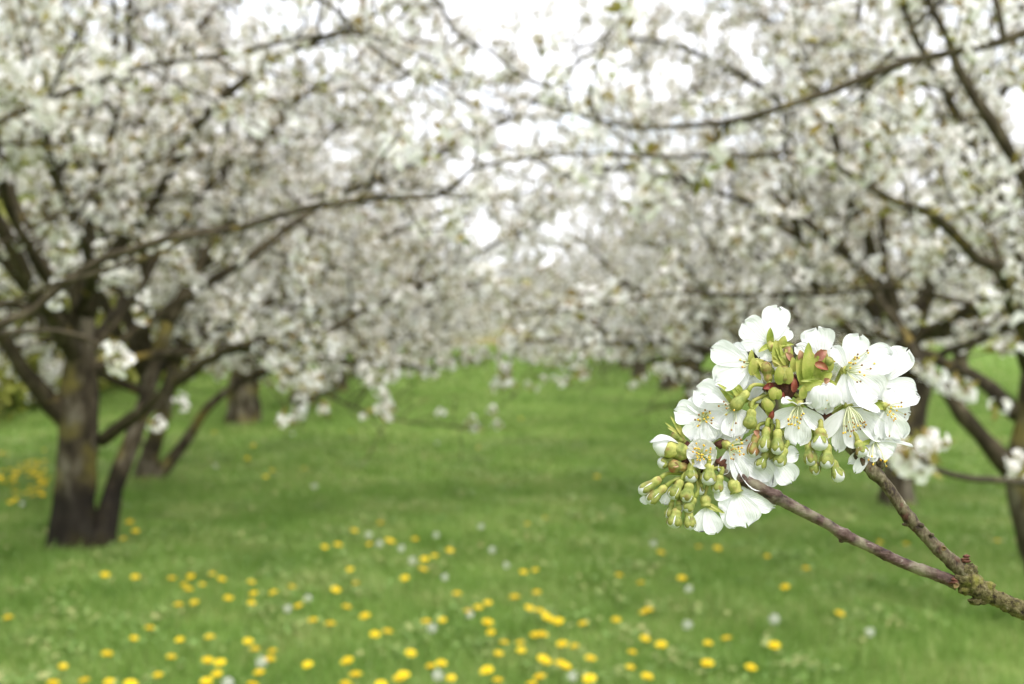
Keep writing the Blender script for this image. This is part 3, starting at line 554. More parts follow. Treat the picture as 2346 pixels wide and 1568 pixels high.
WHI = to_d(W5, 0, 1250, .5541) + to_d(W6, 1100, 1250, .5968) + to_d(W4, 300, 700, .5115)
LEFTP = [(rng.uniform(-20, 112), rng.gauss(1092, 26)) for _ in range(58)]
def place(protolist, x, y, used, far):
    h = 0.17; dd = (1.5 - h) / ((y - 720) / FD); p = at(x, y, dd); gz = hz(p.x, p.y); ex = rng.uniform(0.8, 1.15); o = protolist[rng.randint(0, len(protolist) - 1)]
    if o.name in used:
        c = o.copy(); COL.objects.link(c)
        for ch in o.children: k = ch.copy(); COL.objects.link(k); k.parent = c
    else: c = o; used.add(o.name)
    c.scale = (ex, ex, ex); c.rotation_euler = (rng.uniform(-.1, .35), rng.uniform(-.25, .25), rng.uniform(-.5, .5)); c.location = p - c.rotation_euler.to_matrix() @ Vector((0.004, 0, 0.17)) * ex; return c
def where(x, y):
    if y < 1060 and x < 1400: return 'in the distant grass under the left row of trees'
    if x < 130 and y < 1200: return 'in the crowded drift left of the stout trunk'
    if y < 1240 and x < 380: return 'close to the foot of the stout left trunk'
    if y < 1290: return 'in the sparse middle stretch of the meadow' if x < 1400 else 'in the grass under the white sprig'
    if y < 1440: return 'in the loose drift left of centre' if x < 800 else ('in the central patch of the meadow' if x < 1500 else 'in the open grass below the twigs')
    return 'near the bottom left of the meadow' if x < 700 else ('in the thick patch at the bottom centre' if x < 1520 else 'at the bottom right of the dense patch')
used = set()
for x, y in YEL + LEFTP:
    c = place(PY, x, y, used, False); tag(c, 'yellow dandelion ' + where(x, y), 'flower', 'yellow dandelions ' + where(x, y))
for x, y in WHI:
    c = place(PW, x, y, used, False); tag(c, 'round white dandelion seed head ' + where(x, y), 'flower', 'white seed heads ' + where(x, y))

# ------------------------------------------------------------------ the white sprig in front (modelled in 0.07 mm units, 0.5 m from the camera)
U = 0.0000704
def SP(x, y, z=0.0): return at(1429.6 + x * 0.38565, 659.8 - y * 0.38565, 0.5 - z * U)        # x right, y up, z towards the photographer
sprig_base = SP(2055, -1737, 0)
sprig = empty('cherry_sprig', sprig_base, 'sharp forked cherry sprig with white flowers, green buds and bare mossy twigs in the foreground', 'sprig')
SB = np.array(sprig_base)
R3 = random.Random(99)
def to_world(V): return np.array([tuple(SP(*v)) for v in V]) - SB
def V3(*a): return np.array(a, float)
def part(name, V, F, mats, parent, uv=None, midx=None, label=None):
    me = bpy.data.meshes.new(name); me.from_pydata([tuple(v) for v in to_world(V)], [], [tuple(int(i) for i in f) for f in F])
    if uv is not None:
        ul = me.uv_layers.new(name='UVMap'); li = np.empty(len(me.loops), np.int32); me.loops.foreach_get('vertex_index', li); ul.data.foreach_set('uv', np.asarray(uv, np.float32)[li].ravel())
    o = finish(name, me, parent, mats)
    if midx is not None: me.polygons.foreach_set('material_index', midx)
    if label: o['label'] = label
    return o
def blade_mesh(base, tip, W, facing=(0, 0, 1), cup=0.18, bulge=0.06, curl=0.0, seed=0, nu=13, nv=11, kind='petal'):
    r = random.Random(seed * 7 + 3); base = V3(*base); tip = V3(*tip); ax = tip - base; Ln = np.linalg.norm(ax); a = ax / Ln
    f = V3(*facing); f = f - a * f.dot(a)
    if np.linalg.norm(f) < 0.05: f = V3(0, 1, 0) - a * a[1]
    f /= np.linalg.norm(f); s = np.cross(a, f); V, F, UV = [], [], []; p1, p2, p3, p4 = [r.uniform(0, 6.28) for _ in range(4)]; nd = r.uniform(0.03, 0.10); asym = r.uniform(-.08, .08)
    for i in range(nu):
        u = (i / (nu - 1)) ** 0.85; u = min(u, 0.997)
        if kind == 'petal': wv = W * 0.5 * 1.42 * (u + 0.006) ** 0.62 * math.sqrt(max(0, 1 - u ** 5)) * 0.80
        else: wv = W * 0.5 * 1.9 * (u + .02) ** 0.5 * (1 - u) ** 0.72 + W * .03
        for j in range(nv):
            v = -1 + 2 * j / (nv - 1); y = u
            if kind == 'petal': y = u - nd * math.exp(-((v - asym) / .22) ** 2) * u ** 6 + 0.032 * math.sin(v * 7 + p1) * u ** 4 + 0.016 * math.sin(v * 17 + p2) * u ** 5
            z = cup * W * v * v * min(1, wv / (W * .5)) * (0.6 + .4 * u) + bulge * Ln * math.sin(math.pi * u) + curl * Ln * u ** 3
            z += 0.045 * W * math.sin(7 * u + 4 * v + p3) * abs(v) * u + 0.026 * W * math.sin(11 * v + p4) * u * u + 0.014 * W * math.sin(5 * v + 17 * u + p1) * u
            q = base + a * (Ln * y) + s * (v * wv + asym * W * .3 * u * u) + f * z; V.append(q); UV.append((v * .5 + .5, u))
    for i in range(nu - 1):
        for j in range(nv - 1): o = i * nv + j; F.append((o, o + 1, o + nv + 1, o + nv))
    return V, F, UV
def lathe(base, axis, prof, n=16, wob=0.0, seed=0, mod=None):
    """prof: list of (t, r) along axis from base"""
    a = V3(*axis); a /= np.linalg.norm(a); k = V3(0, 0, 1) if abs(a[2]) < .9 else V3(1, 0, 0); e1 = np.cross(a, k); e1 /= np.linalg.norm(e1); e2 = np.cross(a, e1); V, F = [], []
    for i, (t, r_) in enumerate(prof):
        for j in range(n):
            ph = 2 * math.pi * j / n; tt, rr = (t, r_) if mod is None else mod(t, r_, ph, i)
            V.append(V3(*base) + a * tt + (e1 * math.cos(ph) + e2 * math.sin(ph)) * rr * (1 + wob * math.sin(3 * ph + seed + t * .05)))
    for i in range(len(prof) - 1):
        for j in range(n): o = i * n; j2 = (j + 1) % n; F.append((o + j, o + j2, o + n + j2, o + n + j))
    F.append(tuple(range(n))[::-1]); F.append(tuple((len(prof) - 1) * n + j for j in range(n)))
    return V, F
def merge(parts):
    V, F, I = [], [], []
    for p in parts:
        v, f = p[0], p[1]; o = len(V); V += list(v); F += [tuple(i + o for i in q) for q in f]; I += [p[2] if len(p) > 2 else 0] * len(f)
    return V, F, I
def tube_l(P, R, n=8):
    """tube in sprig units -> verts, faces"""
    p, r = smooth_path([V3(*q) for q in P], R, max(4.0, min(R) * 1.2)); t = Tubes(); t.add(p, r, n); return list(np.vstack(t.V)), [tuple(q) for q in np.vstack(t.T)]
def lump(c, rad, seed, amp=.25, fs=.03, n=12, m=9):
    V, F = [], []
    for i in range(m + 1):
        th = math.pi * i / m
        for j in range(n):
            ph = 2 * math.pi * j / n; d = V3(math.sin(th) * math.cos(ph), math.cos(th), math.sin(th) * math.sin(ph)); q = d * V3(*rad); f = 1 + amp * mnoise.noise(Vector(q * fs) + Vector((seed, seed * 2, 0))) * 1.8; V.append(V3(*c) + q * f)
    for i in range(m):
        for j in range(n): j2 = (j + 1) % n; F.append((i * n + j, i * n + j2, (i + 1) * n + j2, (i + 1) * n + j))
    return V, F

# wood --------------------------------------------------------------------
def wood(name, P, R, m, label, rough=0.16, nodes=(), extra=()):
    pts, rr = smooth_path([V3(x, -y, z) for x, y, z in P], R, 5.0)
    for (x, y, amp, wd) in nodes:                                   # growth rings swell the twig
        dd = np.linalg.norm(pts[:, :2] - np.array([x, -y]), axis=1); rr = rr * (1 + amp * np.exp(-(dd / wd) ** 2))
    t = Tubes(); t.add(pts, rr, 26, rough=rough, fscale=0.045); V = np.vstack(t.V); F = [tuple(q) for q in np.vstack(t.T)]
    V, F, I = merge([(list(V), F)] + [(v, f) for v, f in extra]); return part(name, V, F, [m], sprig, label=label)
wood('twig', [(380, 960, -45), (470, 1000, -40), (560, 1055, -20), (640, 1105, -5), (760, 1165, 0), (905, 1245, 0), (1050, 1322, 0), (1188, 1393, 0), (1308, 1468, 0), (1455, 1537, 0), (1655, 1634, 0), (1855, 1706, 0), (1985, 1760, -4)],
     [20, 24, 30, 36, 37, 37, 34, 31, 34, 31, 32, 35, 42], M['twig_purple'], 'slim purplish-brown twig forking to the left', nodes=((905, 1240, .22, 26), (1308, 1470, .25, 26), (1560, 1590, .10, 18), (700, 1140, .15, 20), (1770, 1675, .10, 25)),
     extra=[lump((1296, -1500, 5), (20, 14, 16), 3), lump((915, -1222, 10), (20, 14, 16), 4), lump((1570, -1570, 15), (18, 10, 12), 5), lump((1440, -1512, 20), (14, 8, 9), 6), lump((1050, -1345, 15), (12, 8, 9), 16)])
wood('twig', [(955, 590, -60), (1040, 640, -60), (1150, 730, -60), (1240, 830, -50), (1320, 915, -30), (1435, 1045, -10), (1500, 1110, 0), (1562, 1178, 0), (1695, 1368, 0), (1780, 1460, 0), (1855, 1540, 0), (1975, 1650, 0), (2055, 1722, 0)],
     [24, 27, 30, 33, 35, 37, 38, 35, 36, 36, 38, 42, 50], M['twig_grey'], 'olive-grey twig rising to the upper flowers', nodes=((1500, 1090, .20, 35), (1700, 1372, .16, 28), (1865, 1552, .12, 25), (1960, 1640, .12, 30)),
     extra=[lump((1684, -1402, 8), (34, 14, 18), 7), lump((1668, -1404, 8), (16, 9, 10), 17), lump((1520, -1040, -5), (26, 40, 24), 8), lump((1760, -1412, 30), (22, 14, 12), 9), lump((1826, -1470, 34), (16, 12, 10), 10)])
wood('branch', [(1965, 1735, -2), (2055, 1737, 0), (2122, 1800, 0), (2190, 1838, 0), (2255, 1862, 0), (2376, 1922, 0), (2600, 2020, -30), (3200, 2240, -160), (4400, 2600, -500), (6500, 3000, -1200)],
     [34, 58, 58, 50, 47, 50, 56, 64, 84, 110], M['twig_moss'], 'thicker mossy green-brown base below the fork', rough=0.22, nodes=((2130, 1800, .14, 20), (2200, 1840, -.06, 20), (2340, 1900, .10, 30)),
     extra=[lump((2050, -1685, 8), (52, 50, 44), 11, amp=.2, fs=.05, n=20, m=16), lump((2110, -1862, 5), (62, 24, 36), 12, amp=.2, fs=.05, n=18, m=14), lump((2150, -1772, 5), (56, 30, 40), 13, amp=.2, fs=.05, n=18, m=14), lump((2290, -1905, 5), (56, 26, 36), 14, amp=.2, fs=.05, n=18, m=14), lump((2040, -1795, 0), (56, 34, 40), 15, amp=.2, fs=.05, n=18, m=14)])
def ring_lump(c, r, n):                                              # a knobby spur made of stacked bud-scale rings
    out = []
    for k in range(n): out.append(lump((c[0] + 3 * k, c[1] + k * r * .55, c[2]), (r * (1 - .12 * k), r * .42, r * .9), 20 + k + c[0] * .01, amp=.3, fs=.06))
    return out
for nm, c, r, n, lab in (('spur', (2028, -1625, 12), 27, 3, 'dark knobby spur above the fork'), ('spur', (1955, -1752, 22), 30, 2, 'blackish knob in the crotch of the fork')):
    V, F, I = merge(ring_lump(c, r, n)); part(nm, V, F, [M['spur']], sprig, label=lab)
for c, r in (((1899, -1549, 37), 15), ((1972, -1768, 40), 19)):      # round leaf scars
    V, F = lathe(c, (-.1, -.1, 1), [(-14, r), (2, r), (6, r * .8), (2, r * .55), (0, r * .2)], 16, wob=.06); part('bud_scar', V, F, [M['scar']], sprig)
V, F, I = merge([lump((965, -590, -20), (52, 60, 36), 31, amp=.35), lump((900, -600, -15), (52, 34, 34), 32, amp=.35), lump((1010, -560, -20), (30, 50, 30), 33, amp=.3), lump((1205, -760, -40), (40, 40, 34), 36)]); part('spur', V, F, [M['spur']], sprig, label='dark red-brown spur at the heart of the upper flowers')
V, F, I = merge([lump((372, -950, -10), (36, 34, 30), 34, amp=.35), lump((372, -1015, -5), (30, 44, 28), 35, amp=.3), lump((470, -1120, -15), (44, 50, 30), 38, amp=.3), lump((575, -930, -20), (38, 26, 26), 37, amp=.3), lump((585, -1050, -5), (40, 50, 34), 39, amp=.3)]); part('spur', V, F, [M['spur']], sprig, label='dark spur among the left buds')

# flowers -----------------------------------------------------------------
NC, NL, NR = (955, -610, -30), (480, -1010, -25), (1180, -790, -35)   # where the flower stalks spring from
def stamens(base, d, n, ln, spread, parent, dark=.35, seed=0):
    r = random.Random(seed + 50); d = V3(*d); d /= np.linalg.norm(d); fil, ant, ai = [], [], []
    for k in range(n):
        rnd = V3(r.gauss(0, 1), r.gauss(0, 1), r.gauss(0, 1)); rnd -= d * rnd.dot(d); rnd /= np.linalg.norm(rnd) + 1e-6; q = r.random() ** .5; st = V3(*base) + rnd * 14 * q; L_ = ln * r.uniform(.55, 1.1)
        end = st + (d + rnd * spread * q * 1.3) * L_; mid = (st + end) / 2 + rnd * L_ * .08
        fil.append(tube_l([st, mid, end], [2.9, 2.5, 2.1], 4)); v, f = lathe(end - d * 6, d + rnd * .6, [(0, 2), (3, 5.6), (8, 6.2), (12, 4.2), (14, 1)], 6); ant.append((v, f, 1 if r.random() < dark else 0))
    fil.append(tube_l([V3(*base), V3(*base) + d * ln * .9], [3.4, 2.6], 5))
    V, F, I = merge(fil); o = part('stamens', V, F, [M['filament']], parent)
    V, F, I = merge(ant); part('anthers', V, F, [M['anther'], M['anther_dark']], parent, midx=I)
def flower(name_label, base, axis, petals, stam=None, node=NC, seed=0, calyx=True, sepals=(), csize=1.0, pull=90, pistil=True, cmat='sepal'):
    base = (base[0], -base[1], base[2]); ax = V3(*axis); ax /= np.linalg.norm(ax); c = csize
    cup = V3(*base) - ax * 58 * c
    pr = [(-2, 6), (0, 9 * c), (8 * c, 22 * c), (22 * c, 29 * c), (38 * c, 27 * c), (50 * c, 24 * c), (58 * c, 30 * c), (59 * c, 20 * c)]
    V, F = lathe(cup, ax, pr, 16, wob=.04, seed=seed); root = part('flower', V, F, [M[cmat]], sprig, label=name_label)
    for i, p in enumerate(petals):
        tip = (p[0], -p[1], p[2]); kw = p[4] if len(p) > 4 else {}
        bb = V3(*base) + (V3(*tip) - V3(*base)) * .04 if 'b' not in kw else V3(kw['b'][0], -kw['b'][1], kw['b'][2])
        V, F, UV = blade_mesh(bb, tip, p[3] * 1.12, kw.get('f', (.05 * (i - 2), .12, 1)), kw.get('cup', .12 + .05 * ((i * 7 + seed) % 3)), kw.get('bulge', .05), kw.get('curl', 0), seed * 11 + i)
        part('petal', V, F, [M['petal']], root, uv=UV)
    if node is not None:
        nd = V3(*node); k = cup - ax * pull; V, F = tube_l([nd, (nd + k) / 2 + V3(0, 12, 0), k, cup - ax * 8, cup + ax * 4], [12, 11, 11, 11, 13], 8); part('flower_stalk', V, F, [M['bract']], root)
    sl_ = list(sepals)
    for i, sp_ in enumerate(sl_):
        b_ = V3(*base) - ax * 4; V, F, UV = blade_mesh(b_, (sp_[0], -sp_[1], sp_[2]), sp_[3] if len(sp_) > 3 else 38, (0, .2, 1), .25, .10, -.05, seed + i, 8, 6, 'leaf'); part('sepal', V, F, [M['bract']], root)
    if stam: stamens(V3(*base) + ax * 2, stam[0], stam[1], stam[2], stam[3], root, seed=seed, dark=stam[4] if len(stam) > 4 else .35)
    return root
flower('topmost white flower seen from behind', (866, 335, -25), (-.45, .55, -.55), [(712, 205, -50, 180, dict(f=(.1, -.1, 1), cup=.05)), (920, 112, -70, 185, dict(cup=.06)), (684, 345, -20, 80), (805, 418, -5, 150), (988, 250, -75, 110)], None, (960, -450, -30), 1, sepals=((868, 238, 15, 50), (1006, 335, 25, 42), (800, 380, 20, 36)), pull=20)
flower('white flower at the upper left, facing left', (750, 455, 0), (-1, -.05, .15), [(518, 362, -15, 165), (540, 560, 20, 190), (650, 590, -30, 130), (640, 340, -40, 100)], ((-1, -.2, .3), 9, 60, .6), NC, 2, sepals=((758, 368, 25, 42), (812, 548, 15, 44), (830, 430, 20, 40)), csize=1.25, pull=30)
flower('white flower left of the spur with a petal folded over', (655, 712, -10), (-.5, -.3, .6), [(428, 600, -10, 200), (468, 668, 55, 100, dict(f=(.1, .8, .55), bulge=.12)), (650, 890, 20, 160), (560, 860, -5, 170), (745, 850, -30, 150)], ((-.7, -.5, .6), 13, 95, .9, .75), NC, 3, sepals=((555, 572, 30, 30), (690, 580, 35, 50)), pull=40)
flower('white flower half hidden behind the central stalks', (770, 680, -60), (.1, .2, .6), [(772, 525, -65, 130), (835, 620, -50, 110), (825, 840, -40, 110), (720, 560, -80, 120)], None, NC, 31, pull=10)
flower('left white flower with dark-tipped stamens', (475, 768, 8), (-.25, -.1, 1), [(300, 728, 0, 165), (405, 912, 12, 175), (535, 905, 5, 150), (425, 640, -15, 150), (590, 790, -20, 130)], ((-.1, .1, 1), 18, 52, .75, .45), NL, 4, pull=30)
flower('small cupped white flower facing the viewer', (462, 990, 35), (0, .05, 1), [(462 + 92 * math.cos(a), 985 - 92 * math.sin(a), 62, 122, dict(cup=.22, bulge=-.16, curl=.05)) for a in (1.57, 2.83, 4.08, 5.34, 6.6)], ((0, .12, 1), 24, 62, .62, .05), NL, 5, pull=10, sepals=())
flower('drooping white flower above the left twig, seen from the side', (628, 945, 5), (.7, -.5, .3), [(588, 1108, 15, 82), (712, 1155, 25, 110), (868, 1170, -25, 210), (650, 840, -30, 140), (800, 1050, -45, 170)], ((.7, -.25, .55), 20, 95, .75, .4), NL, 6, pull=20)
flower('white flower behind the hanging buds', (890, 1010, -25), (.3, -.6, .3), [(1005, 1150, -20, 165), (1038, 985, -30, 110), (775, 1120, -35, 170), (850, 1180, -40, 130)], None, (880, -790, -10), 7, pull=20)
flower('hanging white flower below the spur with long stamens', (1040, 705, 18), (0, -.75, .55), [(896, 812, 20, 118), (1032, 932, 12, 175), (1172, 830, 10, 108), (940, 688, 75, 110, dict(f=(0, 1, .4), bulge=.15)), (1105, 690, 80, 110, dict(f=(.2, 1, .4), bulge=.15))], ((-.02, -.85, .5), 20, 118, .42, .2), NC, 8, pull=10, sepals=((955, 665, 40, 34),))
flower('half-open globe-shaped white flower', (1190, 545, 0), (.05, -.8, .5), [(1128, 715, 70, 150, dict(bulge=.30, cup=-.25, f=(-.5, .1, 1), curl=-.05)), (1235, 705, 75, 155, dict(bulge=.32, cup=-.25, f=(.4, .1, 1), curl=-.05)), (1190, 752, 20, 130, dict(bulge=-.10, f=(0, .1, 1), cup=.3)), (1100, 690, 20, 120, dict(bulge=.2, f=(-1, 0, .4), cup=-.1)), (1290, 660, 20, 120, dict(bulge=.2, f=(1, 0, .4), cup=-.1))], ((0, -1, .35), 9, 150, .15, .0), NC, 9, pull=5, sepals=((1050, 553, 60, 40), (1308, 625, 25, 40)))
flower('large open white flower at the upper right', (1325, 488, 0), (.45, .1, .8), [(1400, 280, -15, 175, dict(cup=.1)), (1600, 400, -25, 210, dict(cup=.08)), (1515, 655, 18, 250, dict(cup=.10)), (1312, 690, 25, 150), (1242, 350, 5, 90)], ((.75, .12, .6), 26, 120, .62, .30), NR, 10, pull=20)
flower('white flower at the far upper right behind the large one', (1530, 560, -50), (.5, .4, .4), [(1690, 365, -60, 190, dict(cup=.05)), (1735, 620, -50, 150), (1570, 350, -70, 160)], None, NR, 11, pull=20)
flower('right-hand white flower with yellow stamens, facing right', (1565, 715, -12), (.6, -.45, .5), [(1757, 648, -10, 130, dict(f=(0, .6, .8))), (1650, 898, 0, 160), (1540, 900, 10, 130), (1600, 600, -30, 150), (1700, 740, -55, 130)], ((.6, -.5, .6), 20, 105, .75, .3), NR, 12, pull=20, sepals=((1440, 690, -5, 50),))
flower('white flower with long drooping stamens at the centre right', (1335, 708, 8), (.3, -.7, .5), [(1268, 968, 12, 108), (1178, 880, 15, 105), (1435, 942, 5, 235), (1515, 745, 60, 105, dict(f=(.1, 1, .45), bulge=.12)), (1555, 890, -15, 150)], ((.28, -.85, .42), 26, 175, .40, .55), NR, 13, pull=15)
flower('lowest right white flower seen edge-on', (1490, 915, -5), (.1, -.9, .2), [(1716, 945, -15, 62, dict(f=(0, 1, .3))), (1600, 988, 5, 140), (1374, 1098, 18, 74), (1332, 1045, 0, 62), (1510, 1012, 15, 140), (1440, 1030, 10, 120)], ((.12, -1, .12), 14, 128, .55, .0), NR, 14, pull=15, sepals=((1400, 930, 30, 36),))
flower('white flower hanging under the left twig', (668, 1215, 5), (.25, -.8, -.1), [(898, 1298, -5, 140), (730, 1418, 18, 230), (535, 1205, -15, 140), (800, 1150, -30, 150), (610, 1330, -10, 150)], None, (585, -1100, -25), 15, csize=1.45, pull=5)
flower('small white flower at the bottom of the left bunch', (487, 1300, 12), (.1, -1, .1), [(440, 1448, 5, 120), (548, 1458, 12, 130), (662, 1422, 5, 92, dict(b=(560, 1290, 0)))], None, (520, -1130, -10), 16, csize=1.2, pull=5, sepals=((600, 1338, 20, 30),))
flower('white flower at the top behind the red bracts', (1170, 425, -50), (0, .7, .5), [(1150, 235, -55, 225, dict(cup=.1)), (1022, 345, -40, 100), (1270, 390, -60, 120), (1090, 300, -75, 120)], ((.5, .6, .4), 8, 70, .8, .5), (1120, -560, -30), 17, pull=10)
flower('white petals peeping out behind the left buds', (300, 1170, -30), (-.5, -.5, 0), [(235, 1285, -30, 90), (108, 1280, -20, 60, dict(b=(150, 1230, -20)))], None, NL, 18, pull=10)

flower('white flower tucked behind the left stamens', (560, 790, -50), (-.2, -.4, .3), [(610, 930, -50, 150), (690, 905, -60, 150), (520, 900, -55, 120), (470, 700, -60, 140)], None, NL, 21, pull=10)
flower('pale flower in the shade behind the central buds', (800, 960, -70), (0, -.5, .2), [(700, 1080, -75, 160), (830, 1120, -70, 150), (930, 880, -80, 150), (740, 880, -75, 150)], None, NH if 'NH' in globals() else (885, -800, 0), 22, pull=10)
flower('pale flower behind the right-hand flowers', (1450, 720, -90), (.2, .1, .3), [(1580, 820, -95, 170), (1420, 860, -95, 160), (1640, 640, -95, 160), (1330, 640, -90, 150)], None, NR, 23, pull=10)

# buds ----------------------------------------------------------------------
def bud(x, y, z, d, L_, W, white, node=None, m='sepal', label=None, seed=0):
    d = V3(d[0], d[1], d[2] if len(d) > 2 else .15); d /= np.linalg.norm(d); W *= .93; L_ *= .97; c = V3(x, -y, z); b0 = c - d * L_ * .5; r = W * .5
    prof = [(0, .24), (.04, .42), (.12, .62), (.22, .70), (.32, .66), (.40, .68), (.50, .85), (.62, .98), (.74, 1.0), (.84, .90), (.92, .66), (.98, .30)]
    if L_ < W * 1.35: prof = [(0, .3), (.08, .6), (.2, .85), (.35, .98), (.5, 1.03), (.65, .98), (.8, .80), (.9, .55), (.97, .25)]
    te = 1 - white * .62; ph0 = R3.uniform(0, 6.28)
    def mod(t, rr, ph, i):
        q = (t / L_); lob = .5 + .5 * math.cos(5 * (ph + ph0)); lim = te + (1.0 - te) * .55 * lob ** .8
        return min(t, lim * L_ * .985), (rr if t <= lim * L_ else rr_at(lim) * r * 1.02) * (1 + .17 * (abs(math.cos(2.5 * (ph + ph0))) - .5) * (1 if q > .4 else .2))
    def rr_at(q):
        for (t0, r0), (t1, r1) in zip(prof, prof[1:]):
            if t0 <= q <= t1: return r0 + (r1 - r0) * (q - t0) / (t1 - t0)
        return prof[-1][1]
    fine = [(k / 23 * .985, rr_at(k / 23 * .985)) for k in range(24)]
    V, F = lathe(b0, d, [(t * L_, r_ * r * 1.04) for t, r_ in fine], 30, mod=mod if white > 0 else (lambda t, rr, ph, i: (t, rr * (1 - .13 * (1 - abs(math.cos(2.5 * (ph + ph0)))) ** 3))))
    if white > 0: F = F[:-1]
    A_ = V3(*d); root = part('flower_bud', V, F, [M[m]], sprig, label=label, uv=[(.5, min(1, max(0, float((v - b0).dot(A_)) / L_))) for v in V])
    if white > 0:
        V, F = lathe(b0, d, [((.38 + .62 * t) * L_, rr_at(min(.98, .38 + .60 * t)) * r * .98 if t < .99 else 1) for t in [k / 13 for k in range(14)]], 20, wob=.03, seed=seed); uv = [(.5, .8)] * len(V); part('petal_tip', V, F, [M['petal']], root, uv=uv)
    if node is not None:
        nd = V3(*node); k = b0 - d * 45; V, F = tube_l([nd, (nd + k) / 2 + V3(0, 8, -4), k, b0 + d * 6], [12, 11, 11.5, r * .22 + 8], 8); part('bud_stalk', V, F, [M['bract']], root)
NH, NM, NB = (885, -800, 0), (1130, -850, -10), (430, -1120, 0)
BUDS = [(775, 935, 15, (-.2, -1), 155, 80, .18, NH, 'sepal_red'), (838, 900, 38, (-.15, -1), 165, 80, .38, NH), (912, 915, 50, (-.02, -1), 165, 86, .35, NH), (935, 1005, 30, (-.4, -1), 130, 84, .38, NH), (822, 1028, 10, (-.5, -1), 125, 74, .38, NH),
        (1105, 985, 20, (.08, -1), 155, 85, .26, NM), (1205, 1000, 34, (0, -1), 160, 92, .45, NM), (1135, 1072, 2, (.1, -1), 90, 72, .3, NM), (1262, 1088, 15, (.4, -1), 150, 84, .6, NM), (1165, 900, 38, (-.05, -1), 145, 112, .95, NM), (1405, 955, 30, (.4, -1), 115, 80, .6, NR),
        (400, 1098, 45, (-.05, -1), 130, 86, .5, NB), (503, 1108, 50, (-.05, -1), 140, 100, .5, NB), (560, 1165, 32, (-.25, -1), 120, 76, .25, NB), (155, 1175, 22, (-1, -.7), 170, 80, .35, NB), (195, 1228, 35, (-1, -.85), 165, 78, .18, NB),
        (312, 1198, 48, (-.55, -1), 140, 82, .22, NB), (378, 1215, 62, (-.25, -1), 130, 88, .08, NB), (392, 1288, 48, (-.6, -1), 110, 76, .25, NB), (328, 1298, 30, (0, -1), 85, 62, .2, NB), (272, 1318, 18, (-.3, -1), 115, 52, .1, NB), (305, 1368, 42, (-.25, -1), 130, 96, .22, NB), (388, 1372, 38, (.1, -1), 145, 78, .2, NB), (455, 1195, 20, (0, -1), 75, 52, .7, NB), (250, 1035, 12, (-1, -.25), 110, 76, .6, NL), (320, 1062, 30, (-1, .1), 125, 86, 0, NL, 'sepal_red'), (325, 970, 12, (-.9, .4), 140, 110, .0, NL), (320, 888, 0, (-.8, .5), 95, 66, 0, NL),
        (892, 627, 35, (-.1, .1, 1), 78, 78, 0, None), (856, 690, 18, (-.4, -.6, .6), 96, 88, 0, None), (948, 515, 32, (-.05, .6, .8), 105, 112, 0, None), (690, 668, 42, (-.75, -.85), 160, 84, .0, NC), (752, 780, 22, (-.15, -1), 130, 92, 0, NC), (848, 498, 25, (-.2, 1), 130, 76, 0, NC, 'sepal_red'), (955, 440, 12, (.05, 1), 120, 84, 0, NC), (1175, 405, 0, (.3, .7, .5), 80, 78, 0, NC, 'sepal_red'), (1210, 450, 5, (.3, .8), 90, 66, 0, NC)]
for i, b_ in enumerate(BUDS): bud(*b_[:8], *(b_[8:9] if len(b_) > 8 else ()), seed=i)
# opening bud at the far left: a white ball with one petal lifting off
V, F = lathe((330, -985, 22), (-1, .42, .15), [(0, 16), (20, 34), (45, 50), (75, 54), (95, 46)], 20, wob=.05); q = part('flower_bud', V, F, [M['sepal']], sprig, label='white bud just opening at the far left')
V, F = lump((238, -948, 26), (66, 58, 54), 41, amp=.12, fs=.02, n=20, m=14); part('petal', V, F, [M['petal']], q, uv=[(.5, .7)] * len(V))
V, F, UV = blade_mesh((325, -925, 40), (158, -912, 35), 95, (0, 1, .5), .1, .18, -.05, 5); part('petal', V, F, [M['petal']], q, uv=UV)

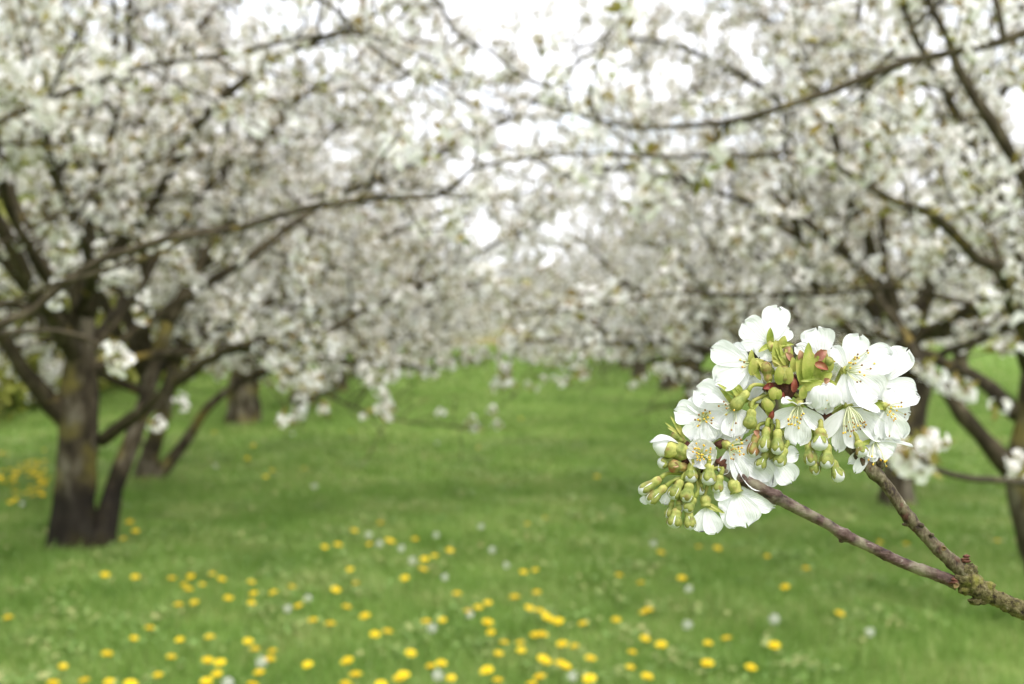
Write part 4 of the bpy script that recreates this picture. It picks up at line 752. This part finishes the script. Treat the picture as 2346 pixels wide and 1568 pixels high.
# bracts, young leaves, bud scales --------------------------------------------
def leaf(b0, t0, W, name='young_leaf', m='bract', f=(.1, .2, 1), cup=.2, bulge=.08, curl=0, s=0):
    V, F, UV = blade_mesh((b0[0], -b0[1], b0[2]), (t0[0], -t0[1], t0[2]), W, f, cup, bulge, curl, s, 10, 7, 'leaf'); part(name, V, F, [M[m]], sprig)
for i, (b0, t0, W, m) in enumerate([((1065, 575, 20), (1035, 395, 45), 72, 'bract'), ((1088, 560, 35), (1095, 325, 55), 78, 'bract'), ((1140, 560, 15), (1118, 385, 35), 76, 'bract'), ((1140, 570, 5), (1235, 505, 30), 90, 'bract'), ((1060, 600, 30), (1185, 560, 55), 66, 'bract'), ((1060, 660, 25), (1065, 580, 50), 56, 'bract'),
        ((955, 455, 20), (870, 385, 40), 26, 'bract'), ((955, 455, 25), (898, 350, 45), 26, 'bract'), ((950, 450, 30), (925, 335, 50), 24, 'bract'), ((950, 460, 38), (880, 430, 60), 30, 'bract'), ((960, 450, 30), (965, 345, 40), 26, 'bract'), ((960, 460, 40), (915, 400, 66), 24, 'bract'), ((905, 470, 20), (900, 310, 35), 60, 'bract'), ((980, 440, 20), (985, 340, 30), 50, 'bract'), ((930, 360, 10), (955, 285, 22), 60, 'bract'), ((880, 520, 20), (800, 430, 40), 62, 'bract'), ((870, 560, 10), (830, 440, 30), 54, 'bract'), ((760, 520, 20), (770, 410, 35), 60, 'bract'), ((1010, 500, 25), (1000, 410, 40), 50, 'bract'), ((1220, 500, 5), (1240, 420, 20), 40, 'bract'),
        ((690, 650, 30), (640, 590, 45), 46, 'bract'), ((650, 640, 35), (555, 570, 40), 24, 'bract'), ((700, 620, 30), (660, 575, 40), 40, 'bract'), ((340, 880, 5), (243, 800, 10), 16, 'bract'), ((340, 875, 8), (275, 762, 14), 18, 'bract'), ((345, 870, 2), (292, 785, 6), 16, 'bract'), ((350, 880, 10), (318, 795, 20), 18, 'bract'), ((345, 880, 14), (258, 830, 24), 18, 'bract'), ((360, 890, 6), (300, 810, 26), 30, 'bract'), ((500, 1280, 15), (590, 1340, 25), 24, 'bract'), ((740, 740, 10), (800, 690, 25), 30, 'bract'), ((870, 760, 15), (840, 720, 30), 40, 'bract')]):
    leaf(b0, t0, W, m=m, s=i)
for i, (b0, t0, W) in enumerate([((925, 575, 60), (925, 462, 92), 74), ((975, 572, 55), (985, 470, 84), 62), ((892, 665, 62), (880, 592, 78), 56), ((905, 662, 58), (930, 605, 72), 50), ((872, 735, 50), (842, 655, 66), 66), ((1180, 455, 30), (1150, 372, 46), 60)]): leaf(b0, t0, W, name='bract', cup=-.22, bulge=.12, s=i + 200)
for i, (b0, t0, W, m) in enumerate([((1135, 450, 42), (1215, 485, 50), 50, 'scale_red'), ((1010, 620, 20), (1008, 530, 35), 44, 'scale_red'), ((890, 580, 10), (825, 598, 30), 46, 'scale_red'), ((955, 385, 30), (990, 350, 40), 46, 'scale_pink'), ((1000, 430, 30), (960, 385, 45), 44, 'scale_pink'), ((1055, 430, 40), (1045, 370, 50), 50, 'scale_pink'), ((1140, 430, 35), (1205, 370, 45), 66, 'scale_pink'), ((1190, 560, 60), (1225, 545, 72), 40, 'scale_pink'), ((870, 780, 15), (885, 725, 30), 36, 'scale_red'), ((290, 1050, 60), (325, 1062, 68), 36, 'scale_pink'), ((850, 470, 40), (850, 440, 55), 40, 'scale_pink'), ((930, 660, 10), (950, 620, 25), 46, 'scale_red'), ((800, 870, 20), (770, 850, 30), 40, 'scale_pink')]):
    leaf(b0, t0, W, name='bud_scale', m=m, cup=.35, bulge=.15, s=i + 60)
